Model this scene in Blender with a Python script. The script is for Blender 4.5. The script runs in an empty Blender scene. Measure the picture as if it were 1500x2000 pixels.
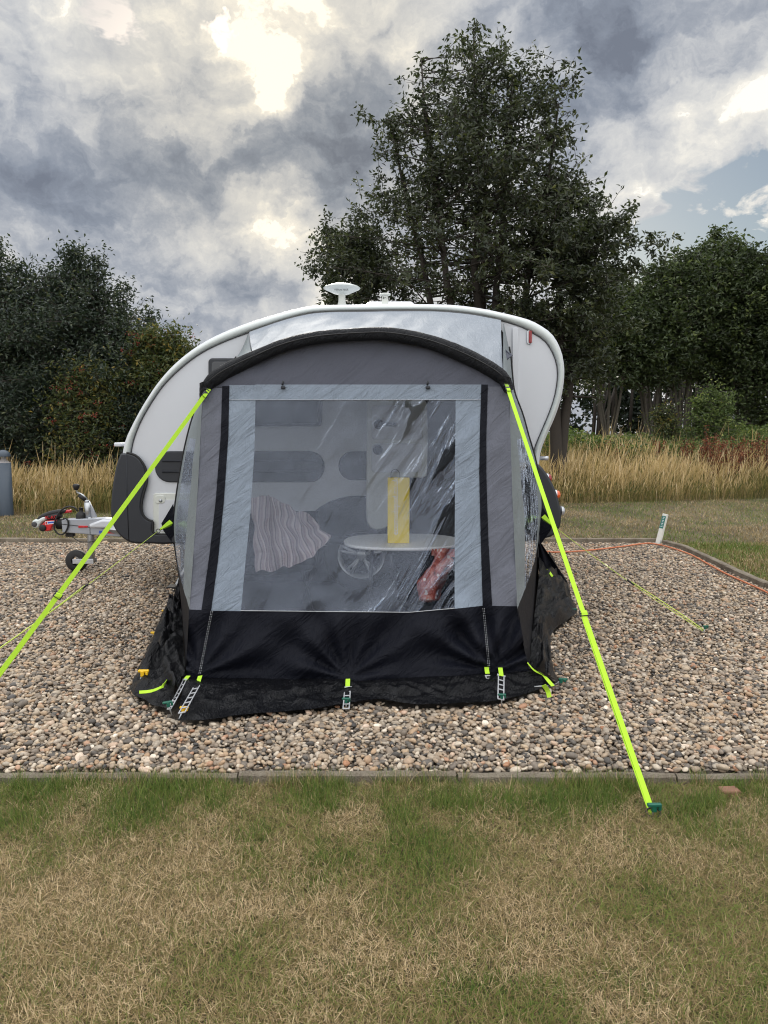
import bpy, math, random
import numpy as np
from mathutils import Vector, Matrix, noise as mnoise
random.seed(7)
rng = np.random.default_rng(11)
scene = bpy.context.scene
C = scene.collection
PI = math.pi
R = math.radians

# ------------------------------------------------------------------ camera
F = 1450.0
CAMH = 1.4
PITCH = R(6.1)
cam_d = bpy.data.cameras.new('camera')
cam = bpy.data.objects.new('camera', cam_d)
C.objects.link(cam)
cam.location = (0, 0, CAMH)
cam.rotation_euler = (PI / 2 - PITCH, 0, 0)
cam_d.sensor_fit = 'VERTICAL'
cam_d.sensor_height = 24.0
cam_d.lens = F / 2000.0 * 24.0
cam_d.clip_start = 0.05
cam_d.clip_end = 2000
scene.camera = cam
scene.render.resolution_x = 768
scene.render.resolution_y = 1024


def ray(px, py):
    u = (px - 750.0) / F
    v = (1000.0 - py) / F
    cp, sp = math.cos(PITCH), math.sin(PITCH)
    return Vector((u, cp + v * sp, -sp + v * cp))


def P(px, py, Y):
    d = ray(px, py)
    t = Y / d.y
    return Vector((d.x * t, Y, CAMH + d.z * t))


def G(px, py, z=0.0):
    d = ray(px, py)
    t = (z - CAMH) / d.z
    return Vector((d.x * t, d.y * t, z))


def PZ(px, Y, z):
    """point at height z and distance Y that stands in column px"""
    a = P(px, 900, Y)
    b = P(px, 1000, Y)
    k = (z - a.z) / (b.z - a.z)
    return a.lerp(b, k)


# ------------------------------------------------------------------ node helpers
class NT:
    def __init__(self, tree):
        self.t = tree
        self.n = tree.nodes
        self.l = tree.links

    def new(self, kind, **kw):
        nd = self.n.new(kind)
        for k, v in kw.items():
            setattr(nd, k, v)
        return nd

    def set(self, sock, v):
        if v is None:
            return
        if hasattr(v, 'links') or isinstance(v, bpy.types.NodeSocket):
            self.l.new(v, sock)
        else:
            if isinstance(v, (tuple, list)) and len(v) == 3 and sock.type == 'RGBA':
                v = (*v, 1)
            sock.default_value = v

    def math(self, op, a, b=None, c=None, clamp=False):
        nd = self.new('ShaderNodeMath', operation=op, use_clamp=clamp)
        for i, v in enumerate((a, b, c)):
            if v is not None:
                self.set(nd.inputs[i], v)
        return nd.outputs[0]

    def vmath(self, op, a, b=None, out=0):
        nd = self.new('ShaderNodeVectorMath', operation=op)
        self.set(nd.inputs[0], a)
        if b is not None:
            self.set(nd.inputs[3 if op == 'SCALE' else 1], b)
        return nd.outputs[out]

    def noise(self, vec, scale, detail=4, rough=0.55, dist=0.0, out='Fac'):
        nd = self.new('ShaderNodeTexNoise')
        self.set(nd.inputs['Vector'], vec)
        nd.inputs['Scale'].default_value = scale
        nd.inputs['Detail'].default_value = detail
        nd.inputs['Roughness'].default_value = rough
        nd.inputs['Distortion'].default_value = dist
        return nd.outputs[out]

    def ramp(self, fac, stops, interp='LINEAR'):
        nd = self.new('ShaderNodeValToRGB')
        cr = nd.color_ramp
        cr.interpolation = interp
        while len(cr.elements) < len(stops):
            cr.elements.new(0.5)
        for e, (p, c) in zip(cr.elements, stops):
            e.position = p
            e.color = (*c, 1) if len(c) == 3 else c
        self.set(nd.inputs[0], fac)
        return nd.outputs[0]

    def mix(self, fac, a, b, blend='MIX'):
        nd = self.new('ShaderNodeMix', data_type='RGBA', blend_type=blend)
        self.set(nd.inputs[0], fac)
        self.set(nd.inputs[6], a)
        self.set(nd.inputs[7], b)
        return nd.outputs[2]

    def mapping(self, vec, rot=(0, 0, 0), scale=(1, 1, 1), loc=(0, 0, 0)):
        nd = self.new('ShaderNodeMapping')
        self.set(nd.inputs['Vector'], vec)
        nd.inputs['Rotation'].default_value = rot
        nd.inputs['Scale'].default_value = scale
        nd.inputs['Location'].default_value = loc
        return nd.outputs[0]

    def rotscale(self, vec, alpha, scale):
        """turn by alpha about Y first, then stretch: features run along direction alpha in XZ"""
        return self.mapping(self.mapping(vec, rot=(0, alpha, 0)), scale=scale)

    def bump(self, h, strength=0.3, dist=0.01, normal=None):
        nd = self.new('ShaderNodeBump')
        nd.inputs['Strength'].default_value = strength
        nd.inputs['Distance'].default_value = dist
        self.set(nd.inputs['Height'], h)
        if normal is not None:
            self.set(nd.inputs['Normal'], normal)
        return nd.outputs[0]

    def maprange(self, v, a, b, c=0.0, d=1.0, smooth=False):
        nd = self.new('ShaderNodeMapRange')
        if smooth:
            nd.interpolation_type = 'SMOOTHSTEP'
        self.set(nd.inputs[0], v)
        for i, x in enumerate((a, b, c, d)):
            nd.inputs[i + 1].default_value = x
        return nd.outputs[0]


# ------------------------------------------------------------------ world: broken cloud over a clear sky
SUN_DIR = ray(538, 185).normalized()
SUN_EL = math.asin(SUN_DIR.z)
SUN_AZ = math.atan2(SUN_DIR.x, SUN_DIR.y)
world = bpy.data.worlds.new('World')
scene.world = world
world.use_nodes = True
w = NT(world.node_tree)
w.n.clear()
gen = w.new('ShaderNodeTexCoord').outputs['Generated']
D0 = w.vmath('NORMALIZE', gen)
# flatten towards the horizon so that clouds get smaller and wider there
warp = w.noise(D0, 4.5, 6, 0.62, 0.0, 'Color')
wv = w.vmath('SUBTRACT', warp, (0.5, 0.5, 0.5))
wvb = w.vmath('SUBTRACT', w.noise(D0, 15.0, 5, 0.65, 0.0, 'Color'), (0.5, 0.5, 0.5))
wv2 = w.vmath('ADD', w.vmath('SCALE', wv, 0.16), w.vmath('SCALE', wvb, 0.07))
D = w.vmath('NORMALIZE', w.vmath('ADD', D0, wv2))
stretched = w.mapping(D, scale=(1, 1, 1.7))
fbm = w.noise(stretched, 7.5, 11, 0.60, 0.15)
fbm2 = w.noise(w.mapping(D0, scale=(1, 1, 1.6), loc=(3.1, 1.7, 0.4)), 13.0, 6, 0.6, 0.5)
BLOBS = [  # px, py, radius px, weight (negative = thick dark cloud)
    (655, 150, 105, -.72), (680, 270, 130, -.62), (590, 320, 120, -.46), (480, 400, 95, -.26), (720, 400, 110, -.18),
    (420, 250, 80, -.16), (40, 235, 130, -.42), (130, 260, 110, -.30), (290, 275, 110, -.38), (370, 320, 80, -.18),
    (120, 440, 210, -.24), (320, 480, 180, -.22), (60, 560, 180, -.16), (430, 590, 130, -.16),
    (1080, 80, 150, -.46), (1210, 110, 130, -.40), (1300, 60, 120, -.16), (1190, 320, 110, -.14), (850, 40, 90, -.16),
    (960, 160, 150, -.14), (1480, 100, 110, -.10),
    (560, 90, 125, .72), (532, 185, 50, .95), (400, 50, 180, .14), (180, 90, 220, .20), (60, 60, 150, .10), (500, 420, 65, .40), (550, 455, 80, .45),
    (600, 500, 60, .2), (440, 380, 30, .22), (470, 240, 26, .2), (430, 300, 34, .18),
    (1300, 250, 150, .14), (1400, 400, 140, .14), (1120, 260, 80, .06), (740, 60, 90, .12), (1450, 300, 110, .08),
]
acc = w.math('MULTIPLY_ADD', w.math('SUBTRACT', fbm, 0.5), 1.70, 0.67)
acc = w.math('MULTIPLY_ADD', w.math('SUBTRACT', fbm2, 0.5), 0.75, acc)
for px, py, r, wt in BLOBS:
    d = ray(px, py).normalized()
    cr_ = math.cos(r * 1.35 / F)
    dt = w.vmath('DOT_PRODUCT', D, tuple(d), out=1)
    f = w.maprange(dt, cr_, 1.0, 0, 1, smooth=True)
    acc = w.math('MULTIPLY_ADD', f, wt * .46, acc)
cloud = w.ramp(acc, [(0.02, (.19, .215, .27)), (0.25, (.275, .31, .375)), (0.43, (.39, .42, .475)), (0.60, (.56, .575, .60)),
                     (0.78, (.70, .70, .69)), (0.95, (.90, .87, .80)), (1.0, (1.12, 1.07, .97))])
sunfac = w.maprange(w.vmath('DOT_PRODUCT', D0, tuple(SUN_DIR), out=1), math.cos(R(16)), 1.0, 0.0, 1.0, smooth=True)
warm = w.mix(w.math('MULTIPLY', sunfac, 0.5), cloud, w.mix(1.0, cloud, (1.12, 1.03, .86), 'MULTIPLY'))
# overcast dome: brighter overhead and behind the photographer, as unseen added fill light
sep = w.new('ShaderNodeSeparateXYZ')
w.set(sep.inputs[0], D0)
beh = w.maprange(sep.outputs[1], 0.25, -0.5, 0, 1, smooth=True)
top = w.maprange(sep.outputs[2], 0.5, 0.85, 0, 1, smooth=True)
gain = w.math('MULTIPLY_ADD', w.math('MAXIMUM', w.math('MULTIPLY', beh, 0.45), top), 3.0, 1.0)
nsky = w.new('ShaderNodeTexSky', sky_type='NISHITA')
nsky.sun_disc = False
nsky.sun_elevation = SUN_EL
nsky.sun_rotation = SUN_AZ
nsky.air_density = 1.2
bg1 = w.new('ShaderNodeBackground')
w.set(bg1.inputs[0], nsky.outputs[0])
bg1.inputs[1].default_value = 0.07
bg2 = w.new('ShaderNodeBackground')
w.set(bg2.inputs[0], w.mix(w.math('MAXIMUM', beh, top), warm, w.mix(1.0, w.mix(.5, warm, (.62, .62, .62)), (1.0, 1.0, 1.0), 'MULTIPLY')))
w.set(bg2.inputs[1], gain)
hole = w.math('SUBTRACT', w.noise(w.mapping(D0, scale=(1, 1, 2.6), loc=(5, 2, 1)), 9.0, 5, 0.6, 0.8), 0.50)
hacc = None
for px, py, r in ((255, 14, 60), (425, 45, 22), (1400, 455, 110), (1280, 505, 60), (1490, 380, 60)):
    dt = w.vmath('DOT_PRODUCT', D, tuple(ray(px, py).normalized()), out=1)
    f = w.maprange(dt, math.cos(r * 1.3 / F), 1.0, 0, 1, smooth=True)
    hacc = f if hacc is None else w.math('MAXIMUM', hacc, f)
cover = w.maprange(w.math('MULTIPLY', hacc, w.maprange(hole, -0.14, 0.10, 0, 1)), 0.12, 0.42, 1, 0)
ms = w.new('ShaderNodeMixShader')
w.set(ms.inputs[0], cover)
w.l.new(bg1.outputs[0], ms.inputs[1])
w.l.new(bg2.outputs[0], ms.inputs[2])
wo = w.new('ShaderNodeOutputWorld')
w.l.new(ms.outputs[0], wo.inputs[0])

# ------------------------------------------------------------------ sun behind thin cloud
sl = bpy.data.lights.new('sun', 'SUN')
sl.energy = 1.9
sl.angle = R(12)
sl.color = (1.0, .94, .84)
so = bpy.data.objects.new('sun', sl)
C.objects.link(so)
so.rotation_euler = (-SUN_DIR).to_track_quat('-Z', 'Y').to_euler()
so.location = SUN_DIR * 60

scene.view_settings.view_transform = 'Standard'
scene.view_settings.look = 'None'
scene.view_settings.exposure = 0.0
scene.view_settings.gamma = 1.0
scene.cycles.max_bounces = 8
scene.cycles.transparent_max_bounces = 16
scene.cycles.caustics_reflective = False
scene.cycles.caustics_refractive = False
scene.cycles.use_denoising = True
scene.cycles.filter_width = 1.1
scene.cycles.sample_clamp_indirect = 4.0


# ------------------------------------------------------------------ mesh helpers
class MB:
    def __init__(self):
        self.v = []
        self.f = []
        self.s = []

    def add(self, verts, faces, smooth=False):
        o = len(self.v)
        self.v += [tuple(p) for p in verts]
        self.f += [tuple(i + o for i in f) for f in faces]
        self.s += [smooth] * len(faces)

    def box(self, c, size, rot=None, bev=0.0):
        c = Vector(c)
        hx, hy, hz = (s / 2 for s in size)
        if bev <= 0:
            vs = [Vector((x * hx, y * hy, z * hz)) for x in (-1, 1) for y in (-1, 1) for z in (-1, 1)]
            fs = [(0, 1, 3, 2), (4, 6, 7, 5), (0, 4, 5, 1), (2, 3, 7, 6), (0, 2, 6, 4), (1, 5, 7, 3)]
        else:
            b = bev
            vs, fs = [], []
            idx = {}
            for sx in (-1, 1):
                for sy in (-1, 1):
                    for sz in (-1, 1):
                        for ax in range(3):
                            p = [sx * (hx - b), sy * (hy - b), sz * (hz - b)]
                            p[ax] += (sx, sy, sz)[ax] * b
                            idx[(sx, sy, sz, ax)] = len(vs)
                            vs.append(Vector(p))
            S = (-1, 1)
            for s in S:
                fs.append([idx[(s, -1, -1, 0)], idx[(s, -1, 1, 0)], idx[(s, 1, 1, 0)], idx[(s, 1, -1, 0)]][::(-s)])
                fs.append([idx[(-1, s, -1, 1)], idx[(1, s, -1, 1)], idx[(1, s, 1, 1)], idx[(-1, s, 1, 1)]][::(-s)])
                fs.append([idx[(-1, -1, s, 2)], idx[(-1, 1, s, 2)], idx[(1, 1, s, 2)], idx[(1, -1, s, 2)]][::(-s)])
            for a in S:
                for b2 in S:
                    fs.append([idx[(-1, a, b2, 1)], idx[(1, a, b2, 1)], idx[(1, a, b2, 2)], idx[(-1, a, b2, 2)]])
                    fs.append([idx[(a, -1, b2, 0)], idx[(a, 1, b2, 0)], idx[(a, 1, b2, 2)], idx[(a, -1, b2, 2)]])
                    fs.append([idx[(a, b2, -1, 0)], idx[(a, b2, 1, 0)], idx[(a, b2, 1, 1)], idx[(a, b2, -1, 1)]])
                    for c2 in S:
                        fs.append([idx[(a, b2, c2, 0)], idx[(a, b2, c2, 1)], idx[(a, b2, c2, 2)]])
        if rot is not None:
            vs = [rot @ p for p in vs]
        self.add([p + c for p in vs], fs)

    def tube(self, pts, rad, n=8, caps=True, smooth=True):
        pts = [Vector(p) for p in pts]
        if not hasattr(rad, '__len__'):
            rad = [rad] * len(pts)
        vs, fs = [], []
        up = Vector((0, 0, 1))
        t0 = (pts[1] - pts[0]).normalized()
        if abs(t0.dot(up)) > .95:
            up = Vector((0, 1, 0))
        a = t0.cross(up).normalized()
        for i, p in enumerate(pts):
            t = (pts[min(i + 1, len(pts) - 1)] - pts[max(i - 1, 0)]).normalized()
            a = (a - t * a.dot(t)).normalized()
            b = t.cross(a)
            for k in range(n):
                th = 2 * PI * k / n
                vs.append(p + (a * math.cos(th) + b * math.sin(th)) * rad[i])
        for i in range(len(pts) - 1):
            for k in range(n):
                k2 = (k + 1) % n
                fs.append((i * n + k, i * n + k2, (i + 1) * n + k2, (i + 1) * n + k))
        self.add(vs, fs, smooth)
        if caps:
            o = len(self.v) - len(vs)
            self.f += [tuple(o + k for k in range(n))[::-1], tuple(o + (len(pts) - 1) * n + k for k in range(n))]
            self.s += [False, False]

    def lathe(self, prof, c=(0, 0, 0), n=24, rot=None, smooth=True):
        """prof: list of (r, h) along +Z"""
        c = Vector(c)
        vs, fs = [], []
        for r, h in prof:
            for k in range(n):
                th = 2 * PI * k / n
                p = Vector((r * math.cos(th), r * math.sin(th), h))
                vs.append((rot @ p if rot is not None else p) + c)
        for i in range(len(prof) - 1):
            for k in range(n):
                k2 = (k + 1) % n
                fs.append((i * n + k, i * n + k2, (i + 1) * n + k2, (i + 1) * n + k))
        self.add(vs, fs, smooth)

    def prism(self, poly, dvec, smooth_side=False):
        """poly: closed list of 3D points, extruded by dvec"""
        n = len(poly)
        dvec = Vector(dvec)
        a = [Vector(p) for p in poly]
        self.add(a + [p + dvec for p in a], [tuple(range(n)), tuple(range(2 * n - 1, n - 1, -1))])
        o = len(self.v) - 2 * n
        for i in range(n):
            j = (i + 1) % n
            self.f.append((o + j, o + i, o + n + i, o + n + j))
            self.s.append(smooth_side)

    def grid(self, fn, nu, nv, smooth=True):
        vs = [fn(i / nu, j / nv) for j in range(nv + 1) for i in range(nu + 1)]
        fs = [(j * (nu + 1) + i, j * (nu + 1) + i + 1, (j + 1) * (nu + 1) + i + 1, (j + 1) * (nu + 1) + i)
              for j in range(nv) for i in range(nu)]
        self.add(vs, fs, smooth)

    def build(self, name, mat, parent=None, origin=None):
        me = bpy.data.meshes.new(name)
        vs = self.v
        if origin is not None:
            o = Vector(origin)
            vs = [tuple(Vector(p) - o) for p in vs]
        me.from_pydata(vs, [], self.f)
        me.polygons.foreach_set('use_smooth', self.s)
        me.materials.append(mat)
        me.update()
        ob = bpy.data.objects.new(name, me)
        C.objects.link(ob)
        if origin is not None:
            ob.location = origin
        if parent is not None:
            ob.parent = parent
            if parent.type != 'EMPTY' or True:
                # children given in world space
                wm = world_of(parent)
                if origin is None:
                    ob.matrix_parent_inverse = wm.inverted()
                else:
                    ob.matrix_parent_inverse = wm.inverted()
        return ob


def world_of(o):
    m = Matrix.Translation(o.location) @ o.rotation_euler.to_matrix().to_4x4()
    if o.parent is not None:
        return world_of(o.parent) @ o.matrix_parent_inverse @ m
    return m


def tag(o, label=None, cat=None, group=None, kind=None):
    if label:
        o['label'] = label
    if cat:
        o['category'] = cat
    if group:
        o['group'] = group
    if kind:
        o['kind'] = kind
    return o


def thing(name, label, cat, loc=(0, 0, 0), group=None):
    o = bpy.data.objects.new(name, None)
    o.empty_display_size = 0.1
    C.objects.link(o)
    o.location = loc
    return tag(o, label, cat, group)


def np_mesh(name, verts, faces_flat, loop_tot, mat, attrs=None, smooth=False, parent=None):
    """fast mesh: verts (N,3), faces_flat loops, loop_tot: verts per face (int)"""
    me = bpy.data.meshes.new(name)
    nf = len(faces_flat) // loop_tot
    me.vertices.add(len(verts))
    me.vertices.foreach_set('co', np.asarray(verts, dtype=np.float32).ravel())
    me.loops.add(len(faces_flat))
    me.loops.foreach_set('vertex_index', np.asarray(faces_flat, dtype=np.int32))
    me.polygons.add(nf)
    me.polygons.foreach_set('loop_start', np.arange(nf, dtype=np.int32) * loop_tot)
    me.polygons.foreach_set('loop_total', np.full(nf, loop_tot, dtype=np.int32))
    me.polygons.foreach_set('use_smooth', np.full(nf, smooth))
    for k, a in (attrs or {}).items():
        at = me.attributes.new(k, 'FLOAT', 'POINT')
        at.data.foreach_set('value', np.asarray(a, dtype=np.float32))
    me.materials.append(mat)
    me.update(calc_edges=True)
    ob = bpy.data.objects.new(name, me)
    C.objects.link(ob)
    if parent is not None:
        ob.parent = parent
        ob.matrix_parent_inverse = world_of(parent).inverted()
    return ob


def spline(pts, n):
    """Catmull-Rom through pts (Vectors), n samples, even by chord"""
    pts = [Vector(p) for p in pts]
    L = [0]
    for a, b in zip(pts, pts[1:]):
        L.append(L[-1] + (b - a).length)
    out = []
    for k in range(n):
        s = L[-1] * k / (n - 1)
        i = 0
        while i < len(L) - 2 and L[i + 1] < s:
            i += 1
        t = (s - L[i]) / max(1e-9, L[i + 1] - L[i])
        p1, p2 = pts[i], pts[i + 1]
        p0 = pts[i - 1] if i > 0 else p1 * 2 - p2
        p3 = pts[i + 2] if i + 2 < len(pts) else p2 * 2 - p1
        d = L[i + 1] - L[i]
        m1 = (p2 - p0) * (d / max(1e-9, (p2 - p0).length if i > 0 else d * 2)) if True else 0
        m1 = (p2 - p0) / max(1e-9, (L[i + 1] - L[max(i - 1, 0)]) + (0 if i > 0 else d)) * d
        m2 = (p3 - p1) / max(1e-9, (L[min(i + 2, len(L) - 1)] - L[i]) + (0 if i + 2 < len(pts) else d)) * d
        t2, t3 = t * t, t * t * t
        out.append(p1 * (2 * t3 - 3 * t2 + 1) + m1 * (t3 - 2 * t2 + t) + p2 * (-2 * t3 + 3 * t2) + m2 * (t3 - t2))
    return out


def at_curve(pts, t):
    x = t * (len(pts) - 1)
    i = min(int(x), len(pts) - 2)
    return pts[i].lerp(pts[i + 1], x - i)


# ------------------------------------------------------------------ materials
def new_mat(name):
    m = bpy.data.materials.new(name)
    m.use_nodes = True
    t = NT(m.node_tree)
    t.n.clear()
    out = t.new('ShaderNodeOutputMaterial')
    return m, t, out


def principled(t, out, **kw):
    b = t.new('ShaderNodeBsdfPrincipled')
    for k, v in kw.items():
        t.set(b.inputs[k.replace('_', ' ')], v)
    t.l.new(b.outputs[0], out.inputs[0])
    return b


def solid(name, col, rough=0.5, metal=0.0, var=0.12, scale=14, bump=0.0, coat=0.0, bscale=60, spec=0.5):
    m, t, out = new_mat(name)
    obj = t.new('ShaderNodeTexCoord').outputs['Object']
    nz = t.noise(obj, scale, 5, 0.6)
    c = t.mix(nz, tuple(x * (1 - var) for x in col), tuple(min(1, x * (1 + var)) for x in col))
    b = principled(t, out, Base_Color=c, Roughness=t.maprange(nz, .3, .7, max(0.02, rough - .06), min(1, rough + .08)), Metallic=metal)
    b.inputs['Specular IOR Level'].default_value = spec
    if coat:
        b.inputs['Coat Weight'].default_value = coat
        b.inputs['Coat Roughness'].default_value = .12
    if bump:
        t.set(b.inputs['Normal'], t.bump(t.noise(obj, bscale, 4, .6), bump, .004))
    return m


def fabric(name, col, rough=.75, crease=.5, wet=0.0, trans=0.0, var=.10, scale=1.0, spec=.3, rot=0.7):
    """coated tent cloth: fine diagonal creases, weave and, where wet, beads of water"""
    m, t, out = new_mat(name)
    obj = t.new('ShaderNodeTexCoord').outputs['Object']
    d1 = t.noise(t.rotscale(obj, rot, (1.6 * scale, 3, 8 * scale)), 1.7, 5, .6, 1.0)
    d2 = t.noise(t.rotscale(obj, rot * 1.9, (3 * scale, 6, 12 * scale)), 1.5, 4, .6, 1.2)
    ridged = t.math('ABSOLUTE', t.math('SUBTRACT', d1, .5))
    ridged2 = t.math('ABSOLUTE', t.math('SUBTRACT', d2, .5))
    h = t.math('ADD', t.math('MULTIPLY', ridged, 1.6), t.math('MULTIPLY', ridged2, .8))
    h = t.math('ADD', h, t.math('MULTIPLY', t.noise(obj, 40, 3, .6), .12))
    vor = t.new('ShaderNodeTexVoronoi')
    t.set(vor.inputs['Vector'], obj)
    vor.inputs['Scale'].default_value = 85
    big = t.noise(obj, 2.3, 4, .6)
    drop = t.math('MULTIPLY', t.math('LESS_THAN', vor.outputs['Distance'], .17),
                  t.math('GREATER_THAN', t.math('ADD', t.noise(obj, 7, 3, .6), t.math('MULTIPLY', big, .4)), .78 - .22 * wet))
    base = t.mix(big, tuple(x * (1 - var) for x in col), tuple(min(1, x * (1 + var)) for x in col))
    nrm = t.bump(h, crease, .02)
    if wet > 0:
        nrm = t.bump(drop, .8, .003, nrm)
    b = t.new('ShaderNodeBsdfPrincipled')
    t.set(b.inputs['Base Color'], base)
    b.inputs['Specular IOR Level'].default_value = spec
    if wet > 0:
        t.set(b.inputs['Roughness'], t.math('SUBTRACT', rough, t.math('MULTIPLY', drop, rough * .8)))
    else:
        b.inputs['Roughness'].default_value = rough
    t.set(b.inputs['Normal'], nrm)
    if trans > 0:
        tr = t.new('ShaderNodeBsdfTranslucent')
        t.set(tr.inputs[0], base)
        mx = t.new('ShaderNodeMixShader')
        mx.inputs[0].default_value = trans
        t.l.new(b.outputs[0], mx.inputs[1])
        t.l.new(tr.outputs[0], mx.inputs[2])
        t.l.new(mx.outputs[0], out.inputs[0])
    else:
        t.l.new(b.outputs[0], out.inputs[0])
    return m


def pvc(name, haze=.095, refl=.035, crease=.8, rough=.10, crinkle=1.0):
    """clear flexible window film: sees through, mirrors the sky, creased and milky, part of the sky veil painted in"""
    m, t, out = new_mat(name)
    obj = t.new('ShaderNodeTexCoord').outputs['Object']
    c1 = t.noise(t.rotscale(obj, 1.05, (.60, 2, 3.6)), 1.5, 4, .50, .6)
    c2 = t.noise(t.rotscale(obj, .85, (2.2, 4, 11)), 1.6, 5, .62, 1.4)
    c3 = t.noise(t.rotscale(obj, -.5, (9, 9, 16)), 1.5, 4, .6, 1.2)
    sx = t.new('ShaderNodeSeparateXYZ')
    t.set(sx.inputs[0], obj)
    amt = t.maprange(sx.outputs[0], -.25, .35, .12, 1.0, smooth=True)
    r1 = t.math('POWER', t.math('SUBTRACT', 1.0, t.math('MULTIPLY', t.math('ABSOLUTE', t.math('SUBTRACT', c1, .5)), 7.0, clamp=True)), 1.3)
    r2 = t.math('POWER', t.math('SUBTRACT', 1.0, t.math('MULTIPLY', t.math('ABSOLUTE', t.math('SUBTRACT', c2, .5)), 5.0, clamp=True)), 2.0)
    h = t.math('MULTIPLY', r1, t.math('MULTIPLY', amt, 1.6))
    h = t.math('ADD', h, t.math('MULTIPLY', r2, .026 * crinkle))
    h = t.math('ADD', h, t.math('MULTIPLY', c3, .045 * crinkle))
    h = t.math('ADD', h, t.math('MULTIPLY', t.math('ABSOLUTE', t.math('SUBTRACT', t.noise(obj, 17, 3, .6, 2.0), .5)), .9 * (crinkle - 1) * .3))
    nrm = t.bump(h, crease, .03)
    clear = t.math('MULTIPLY', t.math('GREATER_THAN', t.math('MULTIPLY', r1, amt), .64), 1.0)  # creases lose reflection and haze, painting in the dark streaks they would mirror
    gl = t.new('ShaderNodeBsdfGlossy')
    gl.inputs['Color'].default_value = (.76, .86, 1, 1)
    gl.inputs['Roughness'].default_value = rough
    t.set(gl.inputs['Normal'], nrm)
    tr = t.new('ShaderNodeBsdfTransparent')
    tr.inputs[0].default_value = (.93, .94, .95, 1)
    lw = t.new('ShaderNodeLayerWeight')
    lw.inputs[0].default_value = .35
    t.set(lw.inputs['Normal'], nrm)
    fac = t.math('MULTIPLY_ADD', lw.outputs['Fresnel'], .27, refl, clamp=True)
    fac = t.math('MULTIPLY', fac, t.math('SUBTRACT', 1.0, t.math('MULTIPLY', clear, .8)))
    mx = t.new('ShaderNodeMixShader')
    t.set(mx.inputs[0], fac)
    t.l.new(tr.outputs[0], mx.inputs[1])
    t.l.new(gl.outputs[0], mx.inputs[2])
    df = t.new('ShaderNodeBsdfDiffuse')
    df.inputs[0].default_value = (.47, .53, .70, 1)  # milky blue layer, also paints in part of the reflected sky veil
    vor = t.new('ShaderNodeTexVoronoi')
    t.set(vor.inputs['Vector'], obj)
    vor.inputs['Scale'].default_value = 95
    dots = t.math('MULTIPLY', t.math('LESS_THAN', vor.outputs['Distance'], .16), .35)
    veil = t.math('MULTIPLY', t.maprange(t.noise(obj, 9, 5, .65), .3, .7, .65, 1.3), haze)
    veil = t.math('MULTIPLY', veil, t.math('SUBTRACT', 1.0, t.math('MULTIPLY', clear, .92, clamp=True)))
    grain = t.maprange(t.noise(obj, 160, 2, .5), .42, .62, .7, 1.4)
    veil = t.math('ADD', t.math('MULTIPLY', veil, grain), t.math('MULTIPLY', dots, .35), clamp=True)
    mx2 = t.new('ShaderNodeMixShader')
    t.set(mx2.inputs[0], veil)
    t.l.new(mx.outputs[0], mx2.inputs[1])
    t.l.new(df.outputs[0], mx2.inputs[2])
    t.l.new(mx2.outputs[0], out.inputs[0])
    return m


def ramp_attr_mat(name, stops, attr='rnd', rough=.8, noise_scale=0, noise_amt=.2, trans=0.0, spec=.3, bump=0.0, transcol=(1, 1, 1), tint=(1, 1, 1)):
    m, t, out = new_mat(name)
    at = t.new('ShaderNodeAttribute', attribute_name=attr)
    stops = [(p_, tuple(a_ * b_ for a_, b_ in zip(c_, tint))) for p_, c_ in stops]
    c = t.ramp(at.outputs['Fac'], stops)
    nrm = None
    if noise_scale:
        obj = t.new('ShaderNodeTexCoord').outputs['Object']
        nz = t.noise(obj, noise_scale, 4, .65)
        c = t.mix(1.0, c, t.ramp(nz, [(0.25, (1 - noise_amt,) * 3), (0.75, (1 + noise_amt,) * 3)]), 'MULTIPLY')
        if bump:
            nrm = t.bump(nz, bump, .004)
    b = t.new('ShaderNodeBsdfPrincipled')
    t.set(b.inputs['Base Color'], c)
    b.inputs['Roughness'].default_value = rough
    b.inputs['Specular IOR Level'].default_value = spec
    if nrm is not None:
        t.set(b.inputs['Normal'], nrm)
    if trans > 0:
        tr = t.new('ShaderNodeBsdfTranslucent')
        t.set(tr.inputs[0], t.mix(1.0, c, transcol, 'MULTIPLY'))
        mx = t.new('ShaderNodeMixShader')
        mx.inputs[0].default_value = trans
        t.l.new(b.outputs[0], mx.inputs[1])
        t.l.new(tr.outputs[0], mx.inputs[2])
        t.l.new(mx.outputs[0], out.inputs[0])
    else:
        t.l.new(b.outputs[0], out.inputs[0])
    return m


M = {}
M['white'] = solid('painted white', (.60, .62, .66), .35, var=.02, bump=.06, bscale=240)
M['tabletop'] = solid('white laminate', (.80, .81, .83), .4, var=.02)
M['trim'] = solid('cream trim', (.56, .60, .59), .32, var=.03)
M['plastic_dark'] = solid('dark grey plastic', (.018, .021, .028), .45, var=.08, bump=.1, bscale=300)
M['black'] = solid('black rubber', (.012, .012, .013), .6, var=.15)
M['window_dark'] = solid('smoked acrylic', (.014, .017, .022), .12, var=.05, coat=.5)
M['cream'] = solid('cream plastic', (.62, .64, .60), .4, var=.03)
M['gutter'] = solid('dark seal', (.05, .05, .055), .6)
M['metal'] = solid('galvanised steel', (.46, .48, .50), .42, .75, var=.18, scale=40)
M['alum'] = solid('light alloy', (.55, .57, .6), .35, .6, var=.08)
M['silver'] = solid('silver paint', (.36, .38, .42), .38, .25, var=.06)
M['red'] = solid('red enamel', (.55, .012, .016), .3, var=.08, coat=.4)
M['redlens'] = solid('red lens', (.30, .010, .012), .12, var=.1, coat=.6)
M['orangelens'] = solid('orange lens', (.7, .10, .01), .15, var=.1, coat=.6)
M['lime'] = solid('lime webbing', (.43, .70, .045), .75, var=.08, scale=60, bump=.4, bscale=500, spec=.2)
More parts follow.
